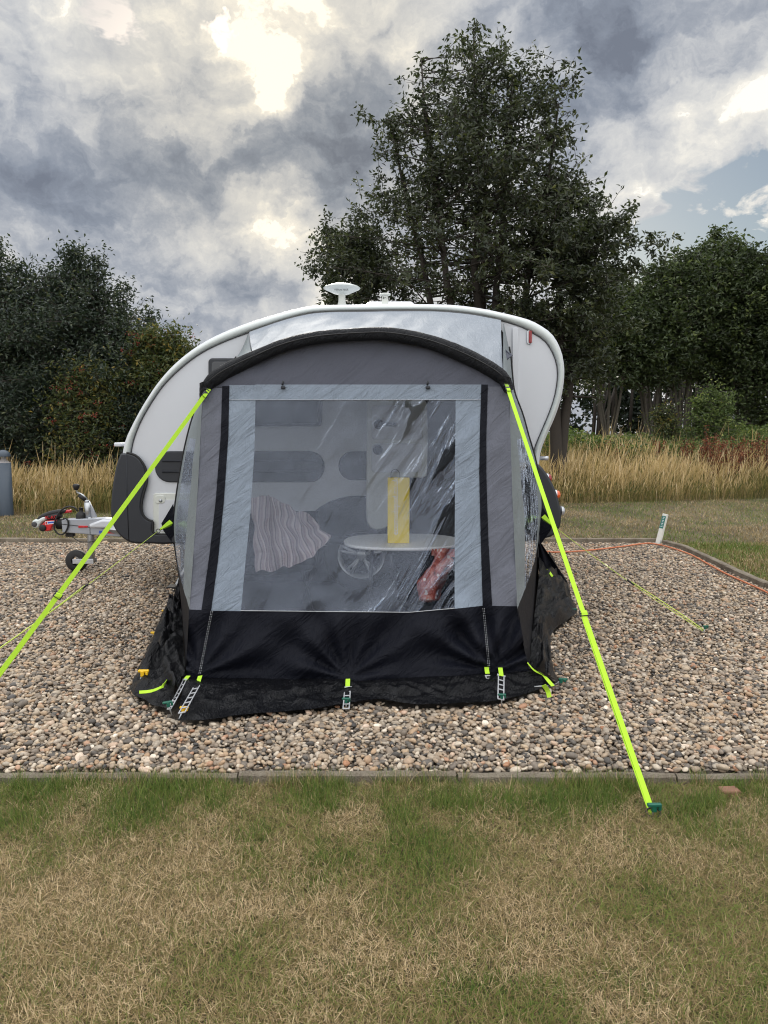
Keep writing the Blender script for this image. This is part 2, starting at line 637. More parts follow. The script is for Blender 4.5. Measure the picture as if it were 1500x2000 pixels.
M['limecord'] = solid('pale lime cord', (.56, .72, .10), .7, var=.08)
M['yellow'] = solid('yellow plastic', (.78, .47, .012), .4, var=.06)
M['green'] = solid('green plastic', (.005, .10, .065), .35, var=.1)
M['ladder'] = solid('grey rubber ladder', (.42, .43, .45), .55, var=.06)
M['slate'] = solid('slate blue metal', (.042, .060, .084), .45, var=.08, scale=8)
M['sticker_blue'] = solid('blue sticker', (.04, .10, .45), .4)
M['sticker_white'] = solid('white sticker', (.8, .8, .82), .4)
M['teal'] = solid('teal sticker', (.01, .16, .14), .4)
M['postwhite'] = solid('white post paint', (.74, .73, .68), .55, var=.10, scale=30)
M['orange'] = solid('orange cable sheath', (.55, .17, .075), .5, var=.08)
M['bark'] = solid('bark', (.040, .033, .027), .9, var=.4, scale=14, bump=.8, bscale=30)
M['bark_pale'] = solid('pale bark', (.085, .076, .060), .9, var=.35, scale=14, bump=.6, bscale=30)
M['f_grey'] = fabric('grey tent cloth', (.138, .146, .180), .7, .6, wet=.25, trans=.12)
M['f_gable'] = fabric('gable tent cloth', (.088, .094, .122), .7, .45, wet=.1, trans=.08)
M['f_blue'] = fabric('blue grey tent cloth', (.225, .268, .330), .65, .9, wet=.35, trans=.08)
M['f_black'] = fabric('black tent cloth', (.0060, .0068, .0115), .55, .8, wet=.06, spec=.11)
M['f_mud'] = fabric('wet black mud flap', (.0048, .0050, .0064), .30, 1.0, wet=.6, spec=.20, scale=1.8)
M['f_tube'] = fabric('black beam sleeve', (.010, .011, .014), .55, .9, spec=.22, scale=3)
M['f_side'] = fabric('pale side cloth', (.27, .31, .33), .5, .6, wet=.4, trans=.25)
M['f_sidelow'] = fabric('speckled side hem', (.012, .012, .0145), .65, .4, wet=.7, spec=.12)
M['pvc'] = pvc('clear window film')
M['pvc_side'] = pvc('crinkled window film', haze=.09, refl=.30, crease=1.0, rough=.03, crinkle=7.0)
M['groundsheet'] = solid('groundsheet', (.05, .052, .062), .7, var=.2, scale=30)


def roof_mat():
    m, t, out = new_mat('silver roof cloth')
    obj = t.new('ShaderNodeTexCoord').outputs['Object']
    folds = t.noise(t.mapping(obj, rot=(0, 0, .45), scale=(7, 1.0, 1)), 1.6, 4, .6, .8)
    vor = t.new('ShaderNodeTexVoronoi')
    t.set(vor.inputs['Vector'], obj)
    vor.inputs['Scale'].default_value = 70
    drops = t.math('LESS_THAN', vor.outputs['Distance'], .28)
    c = t.mix(drops, (.23, .255, .29), (.34, .37, .41))
    n = t.bump(folds, .5, .04)
    n = t.bump(t.math('SUBTRACT', 1.0, vor.outputs['Distance']), .5, .004, n)
    b = principled(t, out, Base_Color=c, Roughness=.75, Metallic=.0, Normal=n)
    b.inputs['Specular IOR Level'].default_value = .15
    return m


M['f_roof'] = roof_mat()
M['pebble'] = ramp_attr_mat('pebbles', [
    (0.0, (.055, .055, .057)), (.14, (.115, .104, .094)), (.30, (.20, .168, .138)), (.45, (.285, .23, .175)), (.58, (.285, .26, .225)),
    (.70, (.37, .30, .22)), (.79, (.30, .21, .14)), (.85, (.33, .295, .255)), (.93, (.46, .415, .35)), (.965, (.28, .145, .085)), (1.0, (.66, .62, .55))],
    rough=.66, noise_scale=70, noise_amt=.30, spec=.35, bump=.4, tint=(1.24, 1.17, 1.08))
GRASS = [(0.0, (.045, .088, .016)), (.20, (.10, .17, .030)), (.40, (.19, .24, .05)), (.54, (.165, .12, .045)), (.78, (.36, .265, .13)), (1.0, (.70, .55, .34))]
M['grass'] = ramp_attr_mat('lawn grass', GRASS, rough=.6, trans=.25, spec=.25)
M['straw'] = ramp_attr_mat('straw grass', [(0.0, (.07, .09, .03)), (.25, (.20, .19, .060)), (.5, (.42, .31, .13)), (.75, (.62, .47, .24)), (1.0, (.80, .65, .42))],
                           rough=.6, trans=.35, spec=.2)
LEAF_T = (1.5, 1.6, .9)
M['leaf_big'] = ramp_attr_mat('dark tree leaves', [(0, (.018, .026, .014)), (.5, (.038, .050, .022)), (.85, (.062, .076, .032)), (1, (.12, .13, .05))], rough=.42, trans=.22, spec=.5, transcol=LEAF_T)
M['leaf_left'] = ramp_attr_mat('hedge tree leaves', [(0, (.014, .026, .017)), (.5, (.026, .042, .025)), (.85, (.046, .062, .032)), (1, (.10, .11, .045))], rough=.45, trans=.2, spec=.45, transcol=LEAF_T)
M['leaf_rowan'] = ramp_attr_mat('rowan leaves', [(0, (.035, .055, .020)), (.5, (.065, .085, .026)), (.85, (.13, .12, .03)), (1, (.26, .19, .04))], rough=.5, trans=.25, spec=.4, transcol=LEAF_T)
M['leaf_right'] = ramp_attr_mat('woodland leaves', [(0, (.022, .034, .014)), (.5, (.048, .070, .025)), (.85, (.082, .110, .036)), (1, (.14, .17, .05))], rough=.5, trans=.22, spec=.4, transcol=LEAF_T)
M['leaf_bright'] = ramp_attr_mat('bright shrub leaves', [(0, (.05, .08, .025)), (.5, (.09, .13, .04)), (.85, (.19, .24, .075)), (1, (.30, .33, .10))], rough=.55, trans=.25, transcol=LEAF_T)
M['dock'] = ramp_attr_mat('rusty dock seeds', [(0, (.10, .035, .02)), (.6, (.20, .07, .035)), (1, (.34, .15, .075))], rough=.8)
M['berry'] = solid('red berries', (.20, .022, .012), .35)


def ground_mat(name, stops, scale=2.0, fine=60, bump=.6, rough=.95):
    m, t, out = new_mat(name)
    obj = t.new('ShaderNodeTexCoord').outputs['Object']
    a = t.noise(obj, scale, 6, .65)
    b2 = t.noise(obj, fine, 5, .7)
    c = t.ramp(t.math('ADD', t.math('MULTIPLY', a, .55), t.math('MULTIPLY', b2, .45)), stops)
    principled(t, out, Base_Color=c, Roughness=rough, Normal=t.bump(b2, bump, .02))
    return m


M['soil'] = ground_mat('thatch and soil', [(.3, (.035, .026, .014)), (.5, (.09, .07, .036)), (.65, (.20, .165, .09)), (.8, (.30, .24, .15))], 1.2, 90)
M['gravelbed'] = ground_mat('gravel bed', [(.3, (.05, .042, .034)), (.5, (.12, .10, .08)), (.7, (.20, .17, .14))], 6, 120)
M['concrete'] = ground_mat('kerb concrete', [(.32, (.07, .055, .038)), (.45, (.19, .155, .115)), (.56, (.27, .23, .175)), (.72, (.36, .32, .26))], 7, 120, .9)

# ------------------------------------------------------------------ setting: ground sheet, gravel pitch, kerbs


def rise(x, y):
    """gentle bank under the rough grass at the back"""
    e = np.clip((y - 15.5) / 6.0, 0, 1)
    return 0.45 * e * e * (3 - 2 * e)


def rough_line(x):
    return 14.35 + 0.21 * np.clip(x, -12, 12)


NEARK, FARK, ZL = 2.93, 9.42, -0.03     # kerb lines and lawn base level
rk = [G(1293, 1054, .05), G(1333, 1064, .05), G(1387, 1089, .05), G(1443, 1115, .05), G(1500, 1139, .05)]
rk_x = lambda y: float(np.interp(y, [2.9, 5.5] + [p.y for p in rk][::-1], [4.5, 3.98] + [p.x for p in rk][::-1]))
rk_y = [2.9, 5.5] + [p.y for p in rk][::-1]
rk_v = [4.5, 3.98] + [p.x for p in rk][::-1]

xs = np.concatenate([np.linspace(-400, -30, 8), np.linspace(-26, 26, 60), np.linspace(30, 400, 8)])
ys = np.concatenate([np.linspace(-60, -2, 6), np.linspace(0, 30, 80), np.linspace(34, 600, 10)])
XX, YY = np.meshgrid(xs, ys)
ZZ = rise(XX, YY) - 0.045
V = np.stack([XX.ravel(), YY.ravel(), ZZ.ravel()], 1)
nx, ny = len(xs), len(ys)
ii, jj = np.meshgrid(np.arange(nx - 1), np.arange(ny - 1))
a = (jj * nx + ii).ravel()
Fq = np.stack([a, a + 1, a + nx + 1, a + nx], 1).ravel()
tag(np_mesh('ground', V, Fq, 4, M['soil'], smooth=True), kind='structure')

mb = MB()
gy = np.linspace(NEARK + .04, FARK - .02, 30)
for y0, y1 in zip(gy, gy[1:]):
    mb.add([(-9, y0, -.022), (np.interp(y0, rk_y, rk_v), y0, -.022), (np.interp(y1, rk_y, rk_v), y1, -.022), (-9, y1, -.022)], [(0, 1, 2, 3)])
tag(mb.build('gravel_bed', M['gravelbed']), kind='structure')


def kerb(name, path, wdt, ztop, zbot, seg=.9):
    """concrete edging stones laid along a path"""
    mb = MB()
    L = [0]
    for a, b in zip(path, path[1:]):
        L.append(L[-1] + (b - a).length)
    k = 0
    s = 0.0
    while s < L[-1] - .05:
        e = min(s + seg, L[-1])

        def pt(q):
            i = 0
            while i < len(L) - 2 and L[i + 1] < q:
                i += 1
            return path[i].lerp(path[i + 1], (q - L[i]) / (L[i + 1] - L[i]))
        dz = random.uniform(-.006, .006)
        n = 8
        rows = []
        for i in range(n + 1):
            q = s + .004 + (e - s - .008) * i / n
            p = pt(q)
            tdir = (pt(min(q + .05, L[-1])) - pt(max(q - .05, 0))).normalized()
            nr = Vector((-tdir.y, tdir.x, 0))
            j = [random.uniform(-.003, .003) for _ in range(4)]
            rows.append([p - nr * wdt / 2 + Vector((0, 0, zbot)), p - nr * (wdt / 2 + j[0]) + Vector((0, 0, ztop + dz - .008)),
                         p - nr * (wdt / 2 - .012) + Vector((0, 0, ztop + dz + j[1])), p + nr * (wdt / 2 - .012) + Vector((0, 0, ztop + dz + j[2])),
                         p + nr * (wdt / 2 + j[3]) + Vector((0, 0, ztop + dz - .008)), p + nr * wdt / 2 + Vector((0, 0, zbot))])
        vs = [v for r_ in rows for v in r_]
        fs = [(i * 6 + c, i * 6 + c + 1, (i + 1) * 6 + c + 1, (i + 1) * 6 + c) for i in range(n) for c in range(5)]
        fs += [tuple(range(6))[::-1], tuple(n * 6 + c for c in range(6))]
        mb.add(vs, fs, False)
        s = e
    return tag(mb.build(name, M['concrete']), kind='structure')


kerb('kerb', [Vector((-6, NEARK - .01, 0)), Vector((0, NEARK, 0)), Vector((5, NEARK - .015, 0))], .042, .004, -.06)
kerb('kerb', [Vector((-10, FARK + .02, 0)), Vector((rk[0].x - .02, FARK + .02, 0))], .06, .055, -.06)
kerb('kerb', [Vector((rk_v[i] + .03, rk_y[i], 0)) for i in range(len(rk_y) - 1, -1, -1)], .07, .05, -.06)

# ------------------------------------------------------------------ pebbles


def ico(level):
    import bmesh
    bm = bmesh.new()
    bmesh.ops.create_icosphere(bm, subdivisions=level, radius=1)
    v = np.array([x.co[:] for x in bm.verts])
    f = np.array([[q.index for q in x.verts] for x in bm.faces])
    bm.free()
    return v, f


def scatter_pebbles(pts, rad, level, seed):
    r = np.random.default_rng(seed)
    bv, bf = ico(level)
    n = len(pts)
    nv = len(bv)
    sc = np.stack([rad * r.uniform(.9, 1.35, n), rad * r.uniform(.7, 1.0, n), rad * r.uniform(.45, .75, n)], 1)
    # lumpy stones: low-order deformation per stone
    k1 = r.normal(size=(n, 3))
    k1 /= np.linalg.norm(k1, axis=1)[:, None]
    dotp = np.einsum('vj,nj->nv', bv, k1)
    k2 = r.normal(size=(n, 3))
    dot2 = np.einsum('vj,nj->nv', bv, k2)
    k3 = r.normal(size=(n, 3))
    dot3 = np.einsum('vj,nj->nv', bv, k3)
    lump = 1 + .20 * dotp - .18 * dotp ** 2 + .09 * np.sin(dot2 * 2.6) - .10 * np.maximum(0, dot3 - .4)
    v = bv[None] * lump[:, :, None] * sc[:, None, :]
    az = r.uniform(0, 2 * PI, n)
    tx = r.normal(0, .28, n)
    ty = r.normal(0, .28, n)
    ct, st = np.cos(tx), np.sin(tx)
    y = v[:, :, 1] * ct[:, None] - v[:, :, 2] * st[:, None]
    z = v[:, :, 1] * st[:, None] + v[:, :, 2] * ct[:, None]
    x = v[:, :, 0]
    ct, st = np.cos(ty), np.sin(ty)
    x, z = x * ct[:, None] + z * st[:, None], -x * st[:, None] + z * ct[:, None]
    ca, sa = np.cos(az), np.sin(az)
    x, y = x * ca[:, None] - y * sa[:, None], x * sa[:, None] + y * ca[:, None]
    V = np.stack([x, y, z], 2) + pts[:, None, :]
    Fc = (bf[None] + (np.arange(n) * nv)[:, None, None])
    rnd = np.repeat(np.clip(r.uniform(0, 1, n), 0, 1), nv)
    return V.reshape(-1, 3), Fc.reshape(-1), rnd


FOOTPRINT = np.array([G(x, y, .02)[:2] for x, y in ((352, 1405), (407, 1404), (473, 1394), (540, 1389), (623, 1381), (673, 1373), (740, 1365), (807, 1374), (907, 1372), (973, 1367), (1023, 1355),
                                                   (1080, 1333), (1070, 1300), (1070, 1240), (1103, 1212), (1117, 1198), (1106, 1172), (1095, 1145), (1050, 1120), (370, 1170), (340, 1185), (327, 1205), (310, 1242), (299, 1268), (277, 1318), (267, 1352), (332, 1388))])


def inside(p, poly):
    c = np.zeros(len(p), bool)
    n = len(poly)
    for i in range(n):
        (x1, y1), (x2, y2) = poly[i], poly[(i + 1) % n]
        hit = ((y1 > p[:, 1]) != (y2 > p[:, 1]))
        xi = (x2 - x1) * (p[:, 1] - y1) / (y2 - y1 + 1e-12) + x1
        c ^= hit & (p[:, 0] < xi)
    return c


def pebble_points(y0, y1, sp, z0, zj, keep=1.0, seed=1):
    r = np.random.default_rng(seed)
    gx, gy_ = np.meshgrid(np.arange(-6.6, 4.6, sp), np.arange(y0, y1, sp * .9))
    gx = gx + (np.arange(gx.shape[0]) % 2)[:, None] * sp / 2
    p = np.stack([gx.ravel(), gy_.ravel()], 1)
    p += r.uniform(-.42, .42, p.shape) * sp
    m = (np.abs(p[:, 0]) < .56 * p[:, 1] + 1.0) & (p[:, 0] < np.interp(p[:, 1], rk_y, rk_v) - .03)
    m &= (p[:, 1] > NEARK + .045) & (p[:, 1] < FARK - .03)
    # no stones under the groundsheet of the awning, far behind its front wall
    fr = (p[:, 1] - 4.3) / 2.1
    m &= ~((fr > 0) & (fr < 1) & (p[:, 0] > -1.0 - .6 * fr) & (p[:, 0] < .8 + .42 * fr))
    # none poking through the mud flaps either
    m &= ~inside(p, FOOTPRINT)
    if keep < 1:
        m &= r.uniform(0, 1, len(p)) < keep
    p = p[m]
    und = .006 * np.sin(p[:, 0] * 4.3 + 1) * np.sin(p[:, 1] * 3.1)
    return np.column_stack([p, z0 + und + r.uniform(-zj, zj, len(p))])


PV, PF, PR = [], [], []
off = 0
for (y0, y1, sp, z0, zj, keep, lvl, rad, seed) in (
        (2.9, 4.7, .0235, -.010, .004, 1.0, 2, .0118, 1), (2.9, 4.7, .026, .002, .005, .66, 2, .0122, 2),
        (4.7, 9.42, .0245, -.008, .005, 1.0, 1, .0132, 3), (4.7, 9.42, .030, .003, .005, .58, 1, .0138, 4)):
    pts = pebble_points(y0, y1, sp, z0, zj, keep, seed)
    r_ = np.random.default_rng(seed + 50)
    rad = rad * np.exp(r_.normal(0, .30, len(pts)))
    v, f, c = scatter_pebbles(pts, rad, lvl, seed)
    PV.append(v)
    PF.append(f + off)
    PR.append(c)
    off += len(v)
tag(np_mesh('gravel', np.concatenate(PV), np.concatenate(PF), 3, M['pebble'], {'rnd': np.concatenate(PR)}, smooth=True), kind='stuff')
del PV, PF, PR


# ------------------------------------------------------------------ blades of grass
def blades(base, length, width, az, lean, curl, rnd, segs=2, head=0.0):
    """base (n,3); each blade is a strip bending over; returns verts, quads, attr"""
    n = len(base)
    d = np.stack([np.cos(az), np.sin(az), np.zeros(n)], 1)
    side_a = az + PI / 2 + rng.uniform(-.9, .9, n)
    s = np.stack([np.cos(side_a), np.sin(side_a), np.zeros(n)], 1)
    rows = []
    pos = base.copy()
    ang = lean.copy()
    for k in range(segs + 1):
        t = k / segs
        wd = width * (1 - t) ** .6 if head == 0 else width * (0.55 + head * np.exp(-((t - .86) / .12) ** 2) * 1.0) * (1 if k < segs else .25)
        wd = np.maximum(wd, width * .12)
        rows.append(pos - s * (wd / 2)[:, None])
        rows.append(pos + s * (wd / 2)[:, None])
        step = length / segs
        pos = pos + d * (np.sin(ang) * step)[:, None] + np.array([0, 0, 1.0])[None] * (np.cos(ang) * step)[:, None]
        ang = ang + curl / segs
    V = np.stack(rows, 1)
    nv = 2 * (segs + 1)
    q = []
    for k in range(segs):
        q.append([2 * k, 2 * k + 1, 2 * k + 3, 2 * k + 2])
    q = np.array(q)
    Fc = q[None] + (np.arange(n) * nv)[:, None, None]
    return V.reshape(-1, 3), Fc.reshape(-1), np.repeat(rnd, nv)


def vnoise(x, y, sc, seed=0):
    """cheap smooth value noise, vectorised"""
    r = np.random.default_rng(seed)
    tab = r.uniform(0, 1, (64, 64))
    u, v = x * sc + 1000.5, y * sc + 1000.5
    i, j = np.floor(u).astype(int), np.floor(v).astype(int)
    fu, fv = u - i, v - j
    fu, fv = fu * fu * (3 - 2 * fu), fv * fv * (3 - 2 * fv)
    g = lambda a, b: tab[a % 64, b % 64]
    return (g(i, j) * (1 - fu) + g(i + 1, j) * fu) * (1 - fv) + (g(i, j + 1) * (1 - fu) + g(i + 1, j + 1) * fu) * fv


def fnoise(x, y, sc, seed=0):
    return (vnoise(x, y, sc, seed) * .55 + vnoise(x, y, sc * 2.1, seed + 1) * .3 + vnoise(x, y, sc * 4.3, seed + 2) * .15)


def near_lawn():
    n = 270000
    y = 1.35 + (NEARK - 1.385) * rng.uniform(0, 1, n) ** .9
    x = np.where(rng.uniform(0, 1, n) < .80, rng.uniform(-1, 1, n) * (.56 * y + .18), rng.uniform(-1, 1, n) * (.56 * y + 2.2))
    p = fnoise(x, y, 3.1, 15)
    edge = np.clip((y - 2.42) / .4, 0, 1)
    green = np.clip((p - .50) * 2.2 + edge * .80 + .20 - .12 * (x > .9), .10, 1)
    green *= np.clip((fnoise(x, y, 7.5, 9) - .32) * 3.4, 0.06, 1)
    isg = rng.uniform(0, 1, n) < green * .72
    tone = fnoise(x, y, 4.0, 77)
    rnd = np.where(isg, rng.uniform(0.02, .48, n), np.clip(rng.uniform(.36, .98, n) + (tone - .5) * .5, .34, 1))
    length = np.where(isg, rng.uniform(.018, .048, n), rng.uniform(.014, .042, n))
    length *= 1 + .55 * edge * isg
    length = np.where(rng.uniform(0, 1, n) < .015, length * 2.0, length)
    lean = np.where(isg, np.abs(rng.normal(.35, .35, n)), np.abs(rng.normal(1.15, .35, n)))
    curl = np.where(isg, rng.uniform(.2, 1.1, n), rng.uniform(-.4, .9, n))
    width = np.where(isg, rng.uniform(.0014, .0028, n), rng.uniform(.0009, .0024, n))
    base = np.stack([x, y, np.full(n, -.04) + .008 * p + np.where(isg, 0, rng.uniform(0, .018, n))], 1)
    # tufts spilling over the kerb
    k = 9000
    kx = rng.uniform(-2.2, 2.2, k)
    keep = fnoise(kx, kx * 0, 6.0, 55) > .46
    kx = kx[keep]
    k = len(kx)
    kb = np.stack([kx, NEARK - .035 + rng.normal(0, .012, k), np.full(k, -.035)], 1)
    kr = np.where(rng.uniform(0, 1, k) < .6, rng.uniform(.02, .45, k), rng.uniform(.6, 1, k))
    A = blades(base, length, width, rng.uniform(0, 2 * PI, n), lean, curl, rnd, 3)
    B = blades(kb, rng.uniform(.03, .085, k), rng.uniform(.0014, .0026, k), rng.normal(PI / 2, 1.1, k), np.abs(rng.normal(.3, .3, k)), rng.uniform(.2, 1.2, k), kr, 3)
    return np.concatenate([A[0], B[0]]), np.concatenate([A[1], B[1] + len(A[0])]), np.concatenate([A[2], B[2]])


v, f, c = near_lawn()
tag(np_mesh('lawn_grass', v, f, 4, M['grass'], {'rnd': c}), kind='stuff')


def far_lawn():
    n = 90000
    y = rng.uniform(FARK + .03, 16.5, n)
    x = rng.uniform(-1, 1, n) * (.56 * y + 1.6)
    y2 = rng.uniform(5.6, FARK + .2, 26000)
    x2 = np.interp(y2, rk_y, rk_v) + .09 + rng.uniform(0, 1.7, 26000)
    x, y = np.concatenate([x, x2]), np.concatenate([y, y2])
    m = y < rough_line(x) + .6
    x, y = x[m], y[m]
    n = len(x)
    p = fnoise(x, y, .8, 21)
    leftg = np.clip((-x - 1) / 3, 0, 1) * .12 + np.clip((x - 3.7) / 1.5, 0, 1) * .18 * (y < 11)
    green = np.clip((p - .50) * 2.4 + .26 + leftg, 0, 1)
    isg = rng.uniform(0, 1, n) < green
    rnd = np.where(isg, rng.uniform(.1, .5, n), rng.uniform(.5, .95, n))
    length = rng.uniform(.03, .06, n)
    lean = np.abs(rng.normal(.7, .4, n))
    base = np.stack([x, y, np.full(n, -.043) + rise(x, y)], 1)
    return blades(base, length, rng.uniform(.005, .010, n), rng.uniform(0, 2 * PI, n), lean, rng.uniform(0, .8, n), rnd, 2)


v, f, c = far_lawn()
tag(np_mesh('mown_grass', v, f, 4, M['grass'], {'rnd': c}), kind='stuff')


def meadow():
    n = 76000
    dy = rng.uniform(0, 1, n) ** 1.35 * 7.0
    x = rng.uniform(-1, 1, n) * 14.0
    y = rough_line(x) + dy
    m = (np.abs(x) < .56 * y + 3)
    m &= ~((x < 0) & (dy > 4.0))
    m &= (np.abs(x + .6) > 2.0) | (rng.uniform(0, 1, n) < .35)
    m &= rng.uniform(0, 1, n) < np.clip((fnoise(x, y, 1.4, 63) - .22) * 3.2, .25, 1)
    x, y, dy = x[m], y[m], dy[m]
    n = len(x)
    p = fnoise(x, y, .9, 31)
    front = np.clip(1 - dy / .5, 0, 1)
    length = (rng.uniform(.42, .92, n) + .55 * (p - .2)) * (1 - .5 * front)
    length *= np.where(x < 0, .88, .93)
    length *= .72 + .55 * fnoise(x, y, 2.3, 91)
    rare = rng.uniform(0, 1, n) < .04
    length = np.where(rare, length * 1.4, length)
    lowg = rng.uniform(0, 1, n) < (.22 + .5 * front + np.clip(p - .5, 0, 1) + np.where(x > 6.5, .12, 0))
    rnd = np.where(lowg, rng.uniform(0, .42, n), np.clip(rng.normal(.66, .16, n), .3, 1))
    length = np.where(lowg, length * .62, length)
    az = rng.normal(.25, 1.2, n)
    base = np.stack([x, y, rise(x, y) - .05], 1)
    return blades(base, length, np.where(lowg, .012, rng.uniform(.006, .011, n)), az, np.abs(rng.normal(.10, .13, n)), rng.uniform(.0, .85, n), rnd, 6, head=1.2)


v, f, c = meadow()
tag(np_mesh('tall_dry_grass', v, f, 4, M['straw'], {'rnd': c}), kind='stuff')

# ------------------------------------------------------------------ trees


def leaf_cloud(centres, spread, size, aspect, rnd_c, seed, droop=.35, fold=.35):
    """two-facet folded leaves; centres (n,3)"""
    r = np.random.default_rng(seed)
    n = len(centres)
    pos = centres + r.normal(0, 1, (n, 3)) * spread
    az = r.uniform(0, 2 * PI, n)
    pit = r.normal(-droop, .55, n)
    d = np.stack([np.cos(az) * np.cos(pit), np.sin(az) * np.cos(pit), np.sin(pit)], 1)
    u = r.normal(size=(n, 3))
    s = np.cross(d, u)
    s /= np.linalg.norm(s, axis=1)[:, None] + 1e-9
    nn = np.cross(d, s)
    L = size * r.uniform(.7, 1.25, n)
    W = L * aspect
    a = pos
    b = pos + d * (L * .45)[:, None] + s * (W * .5)[:, None] + nn * (W * fold)[:, None]
    c = pos + d * L[:, None]
    e = pos + d * (L * .45)[:, None] - s * (W * .5)[:, None] + nn * (W * fold)[:, None]
    V = np.stack([a, b, c, e], 1).reshape(-1, 3)
    base = (np.arange(n) * 4)[:, None]
    Fc = (np.array([[0, 1, 2, 0, 2, 3]]) + base).reshape(-1)
    at = np.clip(rnd_c + r.normal(0, .16, n), 0, 1)
    return V, Fc, np.repeat(at, 4)


def tree(name, label, group, base, stems, env, leafmat, barkmat, nleaf, leaf=.12, aspect=.5, z0=1.5, trunk_r=.12,
         nbr=60, seed=1, spread=.12, cat='tree', squash=1.0, up=.5, berries=0):
    """base: Vector; stems: list of (x, y, ztop) reached by each stem; env(z) -> (left, right) crown half widths about base.x"""
    r = np.random.default_rng(seed)
    rd = random.Random(seed)
    root = thing(name, label, cat, tuple(base), group)
    br = MB()
    tips = []
    for si, (sx, sy, zt) in enumerate(stems):
        top = Vector((sx, sy, zt))
        pts = []
        for k in range(9):
            t = k / 8
            p = Vector((base.x + (sx - base.x) * t ** .8, base.y + (sy - base.y) * t ** .8, base.z + (zt - base.z) * t))
            if 0 < k < 8:
                p += Vector((rd.uniform(-1, 1), rd.uniform(-1, 1), 0)) * .04 * (zt - base.z) / 5
            pts.append(p)
        for q in range(int(26 * min(1, nbr / 40))):
            tq = rd.uniform(.55, 1.0)
            p = at_curve(pts, tq)
            e2 = p + Vector((rd.gauss(0, .28), rd.gauss(0, .28), rd.uniform(.1, .5))) * (1.35 - tq)
            br.tube([p, e2], [.006, .003], 3, caps=False)
            tips.append((p, e2))
            tips.append((at_curve(pts, min(1, tq + .02)), at_curve(pts, min(1, tq + .08))))
        rr = [trunk_r * (1 - .9 * (k / 8)) * (1.25 if k == 0 else 1) for k in range(9)]
        br.tube(pts, rr, 7)
        for b_ in range(nbr):
            t = rd.uniform(0, 1) ** .85
            z = z0 + (zt - z0) * t
            kk = max(0, min(.999, (z - base.z) / (zt - base.z)))
            st = at_curve(pts, kk)
            az = rd.uniform(0, 2 * PI)
            eL, eR = env(z + .4)
            reach = (eR if math.cos(az) > 0 else eL)
            # end of branch on the envelope, measured from the crown axis
            ca = abs(math.cos(az))
            rad = reach * ca + (eL + eR) / 2 * (1 - ca)
            rad *= rd.uniform(.5, 1.06)
            ex = Vector((base.x + math.cos(az) * rad, base.y + math.sin(az) * rad * squash, z + up * rad * rd.uniform(.15, .6) - .1))
            ex.z = min(ex.z, zt + .2)
            L = (ex - st).length
            if L < .15:
                continue
            mid = st.lerp(ex, .5) + Vector((rd.uniform(-.1, .1), rd.uniform(-.1, .1), rd.uniform(-.05, .15))) * L * .6
            bp = [st.lerp(mid, q).lerp(mid.lerp(ex, q), q) for q in (0, .25, .5, .75, 1)]
            r0 = trunk_r * .30 * (1 - kk * .7)
            br.tube(bp, [r0, r0 * .75, r0 * .5, r0 * .3, .004], 4, caps=False)
            for q in range(max(3, int(L * 4.2))):
                tt = rd.uniform(.30, 1.0)
                p = at_curve(bp, tt)
                tl = rd.uniform(.25, .85) * (1.15 - tt * .5)
                dv = Vector((rd.gauss(0, 1), rd.gauss(0, 1), rd.gauss(.35, .7))).normalized()
                dv = (dv + (ex - st).normalized() * .6).normalized()
                e2 = p + dv * tl
                br.tube([p, p.lerp(e2, .5) + Vector((0, 0, .03)), e2], [.007, .005, .003], 3, caps=False)
                tips.append((p, e2))
    br.build('trunk', barkmat, root)
    tips_a = np.array([t[0][:] for t in tips])
    tips_b = np.array([t[1][:] for t in tips])
    k = r.integers(0, len(tips), nleaf)
    u = r.uniform(0.15, 1.08, nleaf)[:, None]
    cen = tips_a[k] * (1 - u) + tips_b[k] * u
    tone = r.uniform(.1, .8, len(tips))
    V, Fc, at = leaf_cloud(cen, spread, leaf, aspect, tone[k], seed + 3)
    np_mesh('crown', V, Fc, 3, leafmat, {'rnd': at}, parent=root)
    if berries:
        bm = MB()
        bv, bf = ico(1)
        cl = rd.sample(range(len(tips)), min(berries, len(tips)))
        bvl = [Vector(q) for q in bv]
        bfl = [tuple(int(i) for i in q) for q in bf]
        for ci in cl:
            c0 = tips[ci][1]
            if c0.y > base.y + .6:
                continue
            for _ in range(9):
                o = c0 + Vector((rd.gauss(0, .05), rd.gauss(0, .05), rd.gauss(-.03, .03)))
                bm.add([q * .014 + o for q in bvl], bfl, True)
        if bm.v:
            tag(bm.build('berries', M['berry'], root), kind='stuff')
    return root


def env_px(cx_px, Y, rows):
    """rows: (py, left px, right px) -> env(z) half widths in metres about column cx_px"""
    zs = [P(750, r[0], Y).z for r in rows]
    k = F / Y
    Ls = [max(.05, (cx_px - r[1]) / k) for r in rows]
    Rs = [max(.05, (r[2] - cx_px) / k) for r in rows]
    o = np.argsort(zs)
    zs, Ls, Rs = np.array(zs)[o], np.array(Ls)[o], np.array(Rs)[o]
    return lambda z: (float(np.interp(z, zs, Ls)), float(np.interp(z, zs, Rs)))


